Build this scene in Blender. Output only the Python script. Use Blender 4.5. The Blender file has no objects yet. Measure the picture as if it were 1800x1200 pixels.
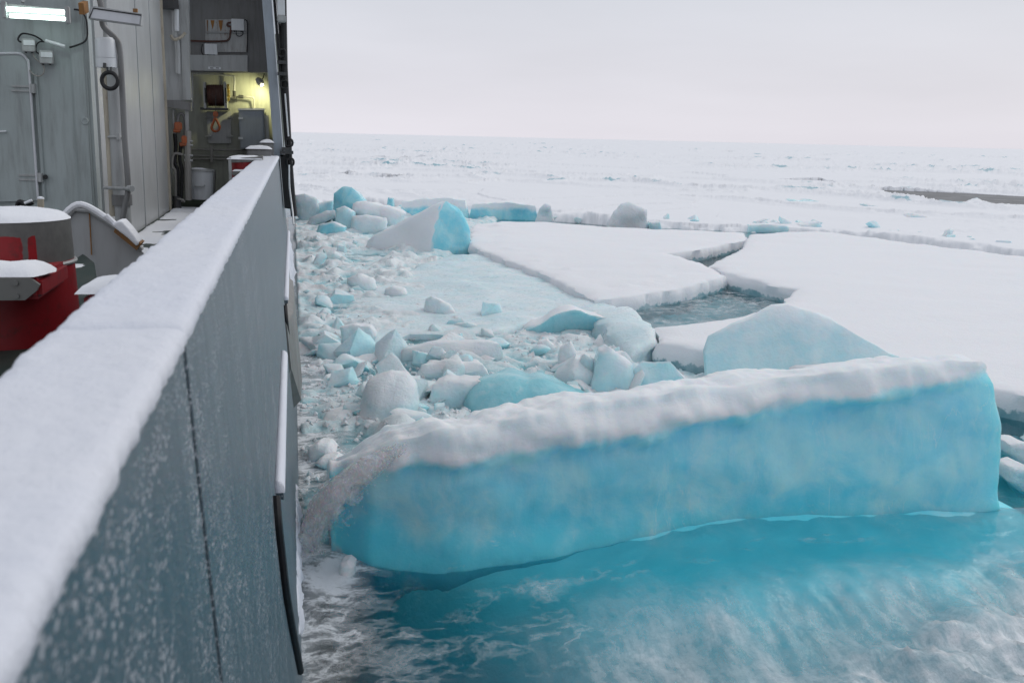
import bpy, bmesh, math, random
import numpy as np
from mathutils import Vector, Matrix
from mathutils.geometry import delaunay_2d_cdt

R = math.radians
scene = bpy.context.scene
COL = scene.collection
rng = np.random.default_rng(7)
random.seed(7)

# ------------------------------------------------------------------ camera
F, CX, CY = 1750.0, 900.0, 600.0
YAW, PIT, ROL = math.atan(402 / 1786.0), math.atan(359 / F), R(1.333)
EYE = np.array([0.0, 0.0, 5.0])
FH = np.array([math.sin(YAW), math.cos(YAW), 0.0])
FW = FH * math.cos(PIT) - np.array([0, 0, math.sin(PIT)])
R0 = np.array([math.cos(YAW), -math.sin(YAW), 0.0])
U0 = np.cross(R0, FW)
CR = math.cos(ROL) * R0 + math.sin(ROL) * U0
CU = math.cos(ROL) * U0 - math.sin(ROL) * R0
cam_d = bpy.data.cameras.new('camera')
cam = bpy.data.objects.new('camera', cam_d)
COL.objects.link(cam)
cam.matrix_world = Matrix(((CR[0], CU[0], -FW[0], EYE[0]), (CR[1], CU[1], -FW[1], EYE[1]),
                           (CR[2], CU[2], -FW[2], EYE[2]), (0, 0, 0, 1)))
cam_d.sensor_width = 36
cam_d.lens = 35
cam_d.clip_start = 0.05
cam_d.clip_end = 60000
cam_d.dof.use_dof = True
cam_d.dof.focus_distance = 17
cam_d.dof.aperture_fstop = 4.0
scene.camera = cam

# ------------------------------------------------------------------ sky and sun (overcast)
SUN_EL, SUN_ROT = R(38), R(60)          # sun veiled by cloud, ahead and to starboard
world = bpy.data.worlds.new('World')
scene.world = world
world.use_nodes = True
wn, wl = world.node_tree.nodes, world.node_tree.links
wn.clear()
wo = wn.new('ShaderNodeOutputWorld')
bg = wn.new('ShaderNodeBackground')
sky = wn.new('ShaderNodeTexSky')
sky.sky_type = 'NISHITA'
sky.sun_disc = False
sky.sun_elevation = SUN_EL
sky.sun_rotation = SUN_ROT
sky.dust_density = 4
tc = wn.new('ShaderNodeTexCoord')
sp = wn.new('ShaderNodeSeparateXYZ')
wl.new(tc.outputs['Generated'], sp.inputs[0])
rmp = wn.new('ShaderNodeValToRGB')
wl.new(sp.outputs['Z'], rmp.inputs[0])
cr = rmp.color_ramp
cr.elements[0].position = 0.0
cr.elements[0].color = (8.4, 8.15, 8.8, 1)
cr.elements[1].position = 1.0
cr.elements[1].color = (6.2, 6.5, 7.1, 1)
for p_, c_ in ((0.015, (8.3, 8.1, 8.75)), (0.05, (7.5, 7.45, 8.1)), (0.16, (6.4, 6.7, 7.35))):
    e = cr.elements.new(p_)
    e.color = (*c_, 1)
cmap = wn.new('ShaderNodeMapping')
cmap.inputs['Scale'].default_value = (1, 1, 5)
wl.new(tc.outputs['Generated'], cmap.inputs[0])
cno = wn.new('ShaderNodeTexNoise')
cno.inputs['Scale'].default_value = 1.6
cno.inputs['Detail'].default_value = 5
wl.new(cmap.outputs[0], cno.inputs['Vector'])
cmr = wn.new('ShaderNodeMapRange')
cmr.inputs[1].default_value = 0.3
cmr.inputs[2].default_value = 0.7
cmr.inputs[3].default_value = 0.90
cmr.inputs[4].default_value = 1.05
wl.new(cno.outputs[0], cmr.inputs[0])
cmul = wn.new('ShaderNodeVectorMath')
cmul.operation = 'SCALE'
wl.new(rmp.outputs[0], cmul.inputs[0])
wl.new(cmr.outputs[0], cmul.inputs['Scale'])
wmx = wn.new('ShaderNodeMixRGB')
wmx.inputs[0].default_value = 0.95      # cloud cover over the clear sky
wl.new(sky.outputs[0], wmx.inputs[1])
wl.new(cmul.outputs[0], wmx.inputs[2])
wl.new(wmx.outputs[0], bg.inputs[0])
bg.inputs[1].default_value = 0.1
wl.new(bg.outputs[0], wo.inputs[0])

sun_d = bpy.data.lights.new('sun', 'SUN')
sun_d.energy = 0.9
sun_d.angle = R(35)
sun_d.color = (1, 0.96, 0.9)
sun = bpy.data.objects.new('sun', sun_d)
COL.objects.link(sun)
sd = Vector((math.sin(SUN_ROT) * math.cos(SUN_EL), math.cos(SUN_ROT) * math.cos(SUN_EL), math.sin(SUN_EL)))
sun.rotation_euler = sd.to_track_quat('Z', 'Y').to_euler()
sun.location = (20, 20, 40)

vs = scene.view_settings
vs.view_transform = 'Standard'
vs.look = 'None'
vs.gamma = 1
vs.exposure = 0
scene.cycles.use_denoising = True
scene.cycles.max_bounces = 10
scene.cycles.transparent_max_bounces = 12

# ------------------------------------------------------------------ pixel helpers (a pixel gives a direction only)
def ray(px, py): return FW + CR * (px - CX) / F - CU * (py - CY) / F
def onz(px, py, z=0.0):
    d = ray(px, py)
    return EYE + d * ((z - EYE[2]) / d[2])
def ony(px, py, y):
    d = ray(px, py)
    return EYE + d * (y / d[1])
def onD(px, py, D):
    d = ray(px, py)
    return EYE + d * (D / (d @ FH))
def dist_at(px, py, z=0.0): return float(onz(px, py, z) @ FH)

# ------------------------------------------------------------------ noise (numpy)
_perm = np.random.default_rng(3).permutation(256)
_perm = np.concatenate([_perm, _perm, _perm])
_g3 = np.random.default_rng(4).normal(size=(256, 3))
_g3 /= np.linalg.norm(_g3, axis=1)[:, None]
def pn(x, y, z=0.0):
    x, y, z = np.broadcast_arrays(np.asarray(x, float), np.asarray(y, float), np.asarray(z, float))
    xi, yi, zi = np.floor(x).astype(int), np.floor(y).astype(int), np.floor(z).astype(int)
    xf, yf, zf = x - xi, y - yi, z - zi
    s = lambda t: t * t * t * (t * (t * 6 - 15) + 10)
    u, v, w = s(xf), s(yf), s(zf)
    out = 0
    for a in (0, 1):
        for b in (0, 1):
            for c in (0, 1):
                h = _perm[_perm[_perm[(xi + a) & 255] + ((yi + b) & 255)] + ((zi + c) & 255)]
                g = _g3[h]
                dot = g[..., 0] * (xf - a) + g[..., 1] * (yf - b) + g[..., 2] * (zf - c)
                out = out + dot * (u if a else 1 - u) * (v if b else 1 - v) * (w if c else 1 - w)
    return out * 1.5
def fbm(x, y, z=0.0, o=4, gain=0.5):
    t, a, f = 0, 1.0, 1.0
    for i in range(o):
        t = t + a * pn(np.asarray(x) * f + i * 17.3, np.asarray(y) * f - i * 9.1, np.asarray(z) * f + i * 4.7)
        a *= gain
        f *= 2.03
    return t
def billow(x, y, z=0.0, o=4):
    t, a, f = 0, 1.0, 1.0
    for i in range(o):
        t = t + a * (1 - 2.2 * np.abs(pn(np.asarray(x) * f + i * 11.3, np.asarray(y) * f - i * 5.1, np.asarray(z) * f + i * 3.7)))
        a *= 0.5
        f *= 2.1
    return t
def sstep(a, b, x):
    t = np.clip((np.asarray(x, float) - a) / (b - a), 0, 1)
    return t * t * (3 - 2 * t)

# ------------------------------------------------------------------ object helpers
ORG = {}
def tag(o, label, cat, group=None, kind=None):
    if label: o['label'] = label
    if cat: o['category'] = cat
    if group: o['group'] = group
    if kind: o['kind'] = kind
    return o
def thing(name, loc, label, cat, group=None):
    o = bpy.data.objects.new(name, None)
    COL.objects.link(o)
    o.location = Vector([float(c) for c in loc])
    o.empty_display_size = 0.1
    ORG[o.name] = Vector(o.location)
    return tag(o, label, cat, group)
def put(name, verts, faces, mat, parent=None, smooth=False, attrs=None, label=None):
    """one mesh object from world-space vertices; origin at the parent's origin or at its own base"""
    V = np.asarray(verts, float).reshape(-1, 3)
    if parent is not None:
        org = ORG[parent.name]
    else:
        org = Vector((float(V[:, 0].mean()), float(V[:, 1].mean()), float(V[:, 2].min())))
    me = bpy.data.meshes.new(name)
    me.from_pydata((V - np.array(org)).tolist(), [], [tuple(int(i) for i in f_) for f_ in faces] if not isinstance(faces, np.ndarray) else faces.tolist())
    me.update()
    o = bpy.data.objects.new(name, me)
    COL.objects.link(o)
    ORG[o.name] = org
    if parent is not None:
        o.parent = parent
    else:
        o.location = org
    if mat: me.materials.append(mat)
    if smooth: me.polygons.foreach_set('use_smooth', [True] * len(me.polygons))
    for k, a in (attrs or {}).items():
        at = me.attributes.new(k, 'FLOAT', 'POINT')
        at.data.foreach_set('value', np.asarray(a, np.float32).ravel())
    if label: o['label'] = label
    return o
class MB:
    """collects boxes, tubes, discs in world space; build() links them as ONE mesh object"""
    def __init__(s): s.v, s.f = [], []
    def add(s, v, f):
        n = len(s.v)
        s.v += [tuple(float(c) for c in p) for p in v]
        s.f += [tuple(i + n for i in q) for q in f]
        return s
    def box(s, c, d, rz=0.0, rx=0.0, ry=0.0, bev=0.0):
        M = Matrix.Rotation(rz, 3, 'Z') @ Matrix.Rotation(ry, 3, 'Y') @ Matrix.Rotation(rx, 3, 'X')
        bm = bmesh.new()
        bmesh.ops.create_cube(bm, size=1)
        for v in bm.verts: v.co = Vector((v.co.x * d[0], v.co.y * d[1], v.co.z * d[2]))
        if bev: bmesh.ops.bevel(bm, geom=bm.edges[:], offset=bev, segments=2, affect='EDGES')
        bm.verts.index_update()
        s.add([M @ v.co + Vector([float(k) for k in c]) for v in bm.verts], [[v.index for v in q.verts] for q in bm.faces])
        bm.free()
        return s
    def tube(s, pts, r, n=10, cap=True):
        P = [Vector([float(c) for c in p]) for p in pts]
        rr = r if hasattr(r, '__len__') else [r] * len(P)
        V, Fc = [], []
        up = None
        for i, p in enumerate(P):
            t = (P[min(i + 1, len(P) - 1)] - P[max(i - 1, 0)]).normalized()
            if up is None:
                up = t.orthogonal().normalized()
            up = (up - t * up.dot(t))
            up = up.normalized() if up.length > 1e-6 else t.orthogonal().normalized()
            b = t.cross(up)
            for k in range(n):
                a = 2 * math.pi * k / n
                V.append(p + (up * math.cos(a) + b * math.sin(a)) * rr[i])
        for i in range(len(P) - 1):
            for k in range(n):
                Fc.append((i * n + k, i * n + (k + 1) % n, (i + 1) * n + (k + 1) % n, (i + 1) * n + k))
        if cap:
            Fc.append(tuple(range(n))[::-1])
            Fc.append(tuple((len(P) - 1) * n + k for k in range(n)))
        return s.add(V, Fc)
    def cyl(s, a, b, r, n=20): return s.tube([a, b], r, n)
    def ring(s, c, nrm, Rm, r, n=28, m=8):
        nrm = Vector([float(k) for k in nrm]).normalized()
        a = nrm.orthogonal().normalized()
        b = nrm.cross(a)
        c = Vector([float(k) for k in c])
        V, Fc = [], []
        for i in range(n):
            t = 2 * math.pi * i / n
            d = a * math.cos(t) + b * math.sin(t)
            for k in range(m):
                q = 2 * math.pi * k / m
                V.append(c + d * (Rm + r * math.cos(q)) + nrm * r * math.sin(q))
        for i in range(n):
            for k in range(m):
                Fc.append((i * m + k, ((i + 1) % n) * m + k, ((i + 1) % n) * m + (k + 1) % m, i * m + (k + 1) % m))
        return s.add(V, Fc)
    def prism(s, poly, off):
        """closed polygon (3-D points) extruded by the vector off"""
        n = len(poly)
        P = [Vector([float(k) for k in p]) for p in poly]
        o = Vector([float(k) for k in off])
        return s.add(P + [p + o for p in P], [tuple(range(n))[::-1], tuple(n + k for k in range(n))] +
                     [(k, (k + 1) % n, n + (k + 1) % n, n + k) for k in range(n)])
    def build(s, name, mat, parent=None, smooth=False, label=None):
        o = put(name, s.v, s.f, mat, parent, smooth=False, label=label)
        bm = bmesh.new()
        bm.from_mesh(o.data)
        bmesh.ops.recalc_face_normals(bm, faces=bm.faces)
        bm.to_mesh(o.data)
        bm.free()
        if smooth:
            o.data.polygons.foreach_set('use_smooth', [True] * len(o.data.polygons))
            try:
                o.data.set_sharp_from_angle(angle=R(40))
            except Exception:
                pass
        return o
def smooth_path(pts, n=6):
    P = [np.array(p, float) for p in pts]
    out = []
    for i in range(len(P) - 1):
        a, b, c, d = P[max(i - 1, 0)], P[i], P[i + 1], P[min(i + 2, len(P) - 1)]
        for k in range(n):
            t = k / n
            out.append(0.5 * (2 * b + (c - a) * t + (2 * a - 5 * b + 4 * c - d) * t * t + (3 * b - a - 3 * c + d) * t ** 3))
    out.append(P[-1])
    return out

# ------------------------------------------------------------------ materials
def mat_new(name):
    m = bpy.data.materials.new(name)
    m.use_nodes = True
    nt = m.node_tree
    return m, nt.nodes, nt.links, nt.nodes['Principled BSDF'], nt.nodes['Material Output']
def N(nodes, kind, **kw):
    n = nodes.new(kind)
    for k, v in kw.items(): setattr(n, k, v)
    return n
def noise(nodes, links, scale, detail=4, rough=0.55, vec=None, dist=0.0):
    n = nodes.new('ShaderNodeTexNoise')
    n.inputs['Scale'].default_value = scale
    n.inputs['Detail'].default_value = detail
    n.inputs['Roughness'].default_value = rough
    n.inputs['Distortion'].default_value = dist
    if vec is not None: links.new(vec, n.inputs['Vector'])
    return n.outputs[0]
def mrange(nodes, links, src, a, b, c=0.0, d=1.0):
    n = nodes.new('ShaderNodeMapRange')
    n.interpolation_type = 'SMOOTHSTEP'
    for i, v in enumerate((a, b, c, d)): n.inputs[i + 1].default_value = v
    links.new(src, n.inputs[0])
    return n.outputs[0]
def mixc(nodes, links, fac, a, b):
    n = nodes.new('ShaderNodeMixRGB')
    for i, v in ((0, fac), (1, a), (2, b)):
        if isinstance(v, (int, float)): n.inputs[i].default_value = v
        elif isinstance(v, tuple): n.inputs[i].default_value = (*v[:3], 1)
        else: links.new(v, n.inputs[i])
    return n.outputs[0]
def mathn(nodes, links, op, a, b=None, clamp=False):
    n = nodes.new('ShaderNodeMath')
    n.operation = op
    n.use_clamp = clamp
    for i, v in ((0, a), (1, b)):
        if v is None: continue
        if isinstance(v, (int, float)): n.inputs[i].default_value = v
        else: links.new(v, n.inputs[i])
    return n.outputs[0]
def bump(nodes, links, h, strength, dist, bsdf, base=None):
    n = nodes.new('ShaderNodeBump')
    n.inputs['Strength'].default_value = strength
    n.inputs['Distance'].default_value = dist
    links.new(h, n.inputs['Height'])
    if base is not None: links.new(base, n.inputs['Normal'])
    links.new(n.outputs[0], bsdf.inputs['Normal'])
    return n.outputs[0]
def pos(nodes): return nodes.new('ShaderNodeNewGeometry').outputs['Position']
def attr(nodes, name):
    n = nodes.new('ShaderNodeAttribute')
    n.attribute_name = name
    return n.outputs['Fac']
def scaled(nodes, links, vec, s):
    n = nodes.new('ShaderNodeMapping')
    n.inputs['Scale'].default_value = s
    links.new(vec, n.inputs[0])
    return n.outputs[0]

def m_paint(name, col, rough=0.45, dirt=0.25, rust=0.0, metal=0.0, dirtcol=(0.1, 0.09, 0.08), streak=True, scale=3.0):
    m, n, l, b, o = mat_new(name)
    p = pos(n)
    v = scaled(n, l, p, (4, 4, 0.5)) if streak else p
    f = mrange(n, l, noise(n, l, scale, 6, 0.65, v), 0.42, 0.75)
    c = mixc(n, l, mathn(n, l, 'MULTIPLY', f, dirt), col, dirtcol)
    big = mrange(n, l, noise(n, l, 0.9, 3, 0.5, p), 0.3, 0.7, 0.9, 1.08)
    c = mixc(n, l, 1.0, c, c)
    mul = n.new('ShaderNodeVectorMath')
    mul.operation = 'SCALE'
    l.new(c, mul.inputs[0])
    l.new(big, mul.inputs['Scale'])
    c = mul.outputs[0]
    if rust:
        rf = mrange(n, l, noise(n, l, 5, 8, 0.7, scaled(n, l, p, (3, 3, 0.6))), 0.62 - 0.12 * rust, 0.72)
        c = mixc(n, l, mathn(n, l, 'MULTIPLY', rf, min(1, rust)), c, (0.16, 0.06, 0.02))
    l.new(c, b.inputs['Base Color'])
    b.inputs['Roughness'].default_value = rough
    b.inputs['Metallic'].default_value = metal
    bump(n, l, noise(n, l, 25, 5, 0.6, p), 0.15, 0.01, b)
    return m
M = {}
M['wall'] = m_paint('pale_grey_wall_paint', (0.37, 0.415, 0.415), dirt=0.35)
M['white'] = m_paint('white_wall_paint', (0.43, 0.445, 0.45), 0.35, 0.2)
M['cream'] = m_paint('cream_trim_paint', (0.5, 0.45, 0.36), dirt=0.4, rust=0.7)
M['panel'] = m_paint('rust_stained_panel_paint', (0.44, 0.45, 0.45), dirt=0.35, rust=0.9)
M['grey'] = m_paint('grey_fitting_paint', (0.20, 0.20, 0.20), dirt=0.5)
M['lgrey'] = m_paint('light_grey_fitting_paint', (0.40, 0.41, 0.41), dirt=0.35, rust=0.25)
M['cab'] = m_paint('blue_grey_cabinet_paint', (0.33, 0.37, 0.42), dirt=0.2)
M['recess'] = m_paint('recess_wall_paint', (0.34, 0.35, 0.30), dirt=0.4)
M['black'] = m_paint('black_rubber', (0.012, 0.012, 0.014), 0.6, 0.3, dirtcol=(0.05, 0.05, 0.05))
M['dark'] = m_paint('dark_steel', (0.05, 0.052, 0.055), 0.5, 0.4, rust=0.3)
M['pipe'] = m_paint('pipe_paint', (0.30, 0.29, 0.27), dirt=0.4, rust=0.25)
M['rope'] = m_paint('wound_wire_rope', (0.09, 0.035, 0.025), 0.7, 0.5)
M['orange'] = m_paint('orange_hook_paint', (0.45, 0.11, 0.03), 0.45, 0.5, rust=0.3)
M['rusty'] = m_paint('rusty_steel', (0.30, 0.14, 0.04), 0.8, 0.6)
M['brass'] = m_paint('greasy_yellow_gear', (0.55, 0.38, 0.08), 0.35, 0.6)
M['deck'] = m_paint('green_deck_paint', (0.025, 0.045, 0.04), 0.6, 0.4, streak=False)
M['plate'] = m_paint('worn_steel_plate', (0.2, 0.2, 0.19), 0.5, 0.5, streak=False, metal=0.2)
M['tag'] = m_paint('white_tag', (0.7, 0.72, 0.74), 0.4, 0.1)
M['lens'] = m_paint('frosted_lamp_lens', (0.62, 0.63, 0.66), 0.25, 0.1)

def m_bulwark():
    m, n, l, b, o = mat_new('blue_grey_hull_paint_with_frozen_spray')
    p = pos(n)
    vo = N(n, 'ShaderNodeTexVoronoi', feature='F1')
    vo.inputs['Scale'].default_value = 88
    wob = n.new('ShaderNodeVectorMath')
    wob.operation = 'ADD'
    ps = scaled(n, l, p, (1, 0.42, 1))
    l.new(ps, wob.inputs[0])
    nz = n.new('ShaderNodeTexNoise')
    nz.inputs['Scale'].default_value = 90
    l.new(ps, nz.inputs['Vector'])
    sc_ = n.new('ShaderNodeVectorMath')
    sc_.operation = 'SCALE'
    l.new(nz.outputs['Color'], sc_.inputs[0])
    sc_.inputs['Scale'].default_value = 0.012
    l.new(sc_.outputs[0], wob.inputs[1])
    l.new(wob.outputs[0], vo.inputs['Vector'])
    sepc = n.new('ShaderNodeSeparateColor')
    l.new(vo.outputs['Color'], sepc.inputs[0])
    dens = mrange(n, l, noise(n, l, 2.2, 5, 0.65, scaled(n, l, p, (1, 1, 0.6))), 0.3, 0.72, 0.20, 0.74)
    rad = mathn(n, l, 'MULTIPLY', sepc.outputs[0], dens)
    d = mathn(n, l, 'SUBTRACT', rad, vo.outputs['Distance'])
    spk = mrange(n, l, d, -0.02, 0.09)
    fine = mrange(n, l, noise(n, l, 120, 3, 0.6, ps), 0.56, 0.70, 0, 0.5)
    spk = mathn(n, l, 'MAXIMUM', spk, fine)
    st = mrange(n, l, noise(n, l, 9, 5, 0.6, scaled(n, l, p, (1, 1.6, 0.08))), 0.35, 0.75)
    c = mixc(n, l, st, (0.050, 0.080, 0.100), (0.090, 0.125, 0.148))
    c = mixc(n, l, mathn(n, l, 'MULTIPLY', spk, 0.5), c, (0.62, 0.66, 0.72))
    l.new(c, b.inputs['Base Color'])
    l.new(mrange(n, l, spk, 0, 1, 0.4, 0.9), b.inputs['Roughness'])
    bump(n, l, mathn(n, l, 'ADD', spk, mathn(n, l, 'MULTIPLY', noise(n, l, 6, 3, 0.5, p), 0.6)), 0.5, 0.006, b)
    return m
M['bulwark'] = m_bulwark()

def m_red():
    m, n, l, b, o = mat_new('red_bollard_paint_worn_to_steel')
    p = pos(n)
    a = attr(n, 'worn')
    f = mrange(n, l, mathn(n, l, 'ADD', a, mathn(n, l, 'MULTIPLY', mathn(n, l, 'SUBTRACT', noise(n, l, 7, 5, 0.6, p), 0.5), 0.5)), 0.45, 0.55)
    c = mixc(n, l, noise(n, l, 14, 5, 0.7, p), (0.07, 0.07, 0.07), (0.17, 0.17, 0.16))
    rc = mixc(n, l, mrange(n, l, noise(n, l, 9, 7, 0.7, p), 0.5, 0.75), (0.27, 0.005, 0.010), (0.12, 0.012, 0.012))
    c = mixc(n, l, f, rc, c)
    l.new(c, b.inputs['Base Color'])
    b.inputs['Roughness'].default_value = 0.45
    bump(n, l, noise(n, l, 20, 4, 0.6, p), 0.2, 0.01, b)
    return m
M['red'] = m_red()

def m_snow(name='snow', tint=(0.86, 0.87, 0.90), bs=0.5, sc=9.0, d=0.03):
    m, n, l, b, o = mat_new(name)
    p = pos(n)
    f = noise(n, l, 0.7, 5, 0.6, p)
    c = mixc(n, l, mrange(n, l, f, 0.35, 0.7), (tint[0] * 0.97, tint[1] * 0.98, tint[2]), tint)
    l.new(c, b.inputs['Base Color'])
    b.inputs['Roughness'].default_value = 0.85
    b.inputs['Specular IOR Level'].default_value = 0.2
    h = mathn(n, l, 'ADD', noise(n, l, sc, 6, 0.65, p), mathn(n, l, 'MULTIPLY', noise(n, l, sc * 14, 2, 0.5, p), 0.12))
    bump(n, l, h, bs, d, b)
    return m
M['snow'] = m_snow()
M['snow_fine'] = m_snow('rail_snow', tint=(0.76, 0.78, 0.84), bs=0.9, sc=26, d=0.010)

def m_ice(name, blue, pale, white=(0.84, 0.87, 0.90), sss=0.35, rad=0.35, rough=0.25, bs=0.25, sc=3.0, thr=(0.45, 0.6), veilc=(0.62, 0.74, 0.78), low=None):
    """attribute 'snow': 1 = snow or bubbly white ice, 0 = clear blue ice"""
    m, n, l, b, o = mat_new(name)
    p = pos(n)
    a = attr(n, 'snow')
    n1 = noise(n, l, 1.3, 6, 0.6, p, 0.4)
    n2 = noise(n, l, sc * 1.2, 7, 0.68, scaled(n, l, p, (1, 1, 0.55)), 0.6)
    body = mixc(n, l, mrange(n, l, n1, 0.32, 0.72), blue, pale)
    veil = mrange(n, l, n2, 0.48, 0.78, 0, 0.5)
    body = mixc(n, l, veil, body, veilc)
    if low:                                   # clearer, bluer ice low in the slab; thin bubble trails and cracks
        sx = n.new('ShaderNodeSeparateXYZ')
        l.new(p, sx.inputs[0])
        lz = mathn(n, l, 'ADD', sx.outputs[2], mathn(n, l, 'MULTIPLY', mathn(n, l, 'SUBTRACT', n1, 0.5), 1.6))
        body = mixc(n, l, mrange(n, l, lz, 1.0, 0.2, 0.0, 0.85), body, low)
        tr_ = noise(n, l, 1.0, 5, 0.55, scaled(n, l, p, (3.2, 3.2, 0.35)), 0.8)
        line = mrange(n, l, mathn(n, l, 'ABSOLUTE', mathn(n, l, 'SUBTRACT', tr_, 0.5)), 0.012, 0.0)
        gate = mrange(n, l, noise(n, l, 0.9, 4, 0.6, p), 0.5, 0.66)
        body = mixc(n, l, mathn(n, l, 'MULTIPLY', mathn(n, l, 'MULTIPLY', line, gate), 0.28), body, (0.86, 0.93, 0.95))
        ch = noise(n, l, 2.6, 8, 0.75, p, 1.5)
        body = mixc(n, l, mrange(n, l, ch, 0.60, 0.75, 0, 0.45), body, (0.80, 0.91, 0.95))
    f = mathn(n, l, 'ADD', a, mathn(n, l, 'MULTIPLY', mathn(n, l, 'SUBTRACT', noise(n, l, 4, 6, 0.62, p), 0.5), 0.55))
    f = mrange(n, l, f, thr[0], thr[1])
    c = mixc(n, l, f, body, white)
    l.new(c, b.inputs['Base Color'])
    l.new(mrange(n, l, f, 0, 1, rough, 0.8), b.inputs['Roughness'])
    b.inputs['IOR'].default_value = 1.31
    b.inputs['Specular IOR Level'].default_value = 0.35
    b.inputs['Subsurface Weight'].default_value = sss
    b.inputs['Subsurface Radius'].default_value = (0.25, 0.75, 1.0)
    b.inputs['Subsurface Scale'].default_value = rad
    h = mathn(n, l, 'ADD', noise(n, l, sc, 7, 0.66, p), mathn(n, l, 'MULTIPLY', noise(n, l, 15, 6, 0.65, p), mathn(n, l, 'ADD', 0.12, mathn(n, l, 'MULTIPLY', f, 0.3))))
    bump(n, l, h, bs, 0.07, b)
    return m
M['slab'] = m_ice('clear_blue_ice', (0.28, 0.77, 0.91), (0.54, 0.89, 0.96), sss=0.6, rad=0.6, bs=0.3, sc=2.0, thr=(0.36, 0.80), veilc=(0.74, 0.91, 0.96), low=(0.10, 0.72, 0.90))
M['foot'] = m_ice('drowned_ice', (0.34, 0.86, 0.95), (0.58, 0.92, 0.97), sss=0.0, bs=0.3, sc=2.0, thr=(0.30, 0.85), veilc=(0.78, 0.93, 0.97), low=(0.13, 0.82, 0.95))
M['cyan'] = m_ice('bright_cyan_ice', (0.24, 0.70, 0.83), (0.50, 0.85, 0.92), bs=0.4, sc=3.0, thr=(0.30, 0.85))
M['ice'] = m_ice('pale_cyan_ice', (0.48, 0.82, 0.90), (0.70, 0.91, 0.95), bs=0.45, sc=4.0, thr=(0.25, 0.9))
M['teal'] = m_ice('teal_ice', (0.24, 0.60, 0.68), (0.42, 0.74, 0.80), bs=0.4, sc=4.0, thr=(0.3, 1.0))
M['frost'] = m_ice('frosty_white_ice', (0.60, 0.83, 0.88), (0.80, 0.90, 0.93), bs=0.7, sc=6.0, thr=(0.2, 0.9))
M['floe'] = m_ice('floe_ice_under_snow', (0.22, 0.42, 0.48), (0.52, 0.64, 0.68), white=(0.86, 0.87, 0.90), sss=0.15, rad=0.2, bs=0.5, sc=1.8, thr=(0.46, 0.56))
M['field'] = m_ice('pack_ice_snow', (0.22, 0.46, 0.54), (0.50, 0.62, 0.67), white=(0.86, 0.87, 0.90), sss=0.0, rough=0.6, bs=0.35, sc=1.2, thr=(0.38, 0.62))

def m_slush():
    m, n, l, b, o = mat_new('slush')
    p = pos(n)
    a = attr(n, 'snow')
    f = mathn(n, l, 'ADD', a, mathn(n, l, 'MULTIPLY', mathn(n, l, 'SUBTRACT', noise(n, l, 7, 7, 0.7, p, 0.6), 0.5), 0.9))
    c = mixc(n, l, mrange(n, l, f, 0.05, 0.5), (0.26, 0.58, 0.64), (0.60, 0.79, 0.83))
    c = mixc(n, l, mrange(n, l, f, 0.45, 0.95), c, (0.82, 0.87, 0.89))
    pk = mathn(n, l, 'MULTIPLY', attr(n, 'pink'), mrange(n, l, noise(n, l, 1.1, 4, 0.6, p), 0.5, 0.7))
    c = mixc(n, l, mathn(n, l, 'MULTIPLY', pk, 0.45), c, (0.50, 0.34, 0.34))
    l.new(c, b.inputs['Base Color'])
    b.inputs['Roughness'].default_value = 0.55
    b.inputs['Subsurface Weight'].default_value = 0.2
    b.inputs['Subsurface Radius'].default_value = (0.3, 0.8, 1)
    b.inputs['Subsurface Scale'].default_value = 0.15
    bump(n, l, noise(n, l, 11, 8, 0.72, p, 0.5), 0.8, 0.06, b)
    return m
M['slush'] = m_slush()
M['nilas'] = m_paint('thin_grey_sea_ice', (0.14, 0.145, 0.155), 0.75, 0.5, dirtcol=(0.32, 0.325, 0.34), streak=False, scale=0.25)

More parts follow.
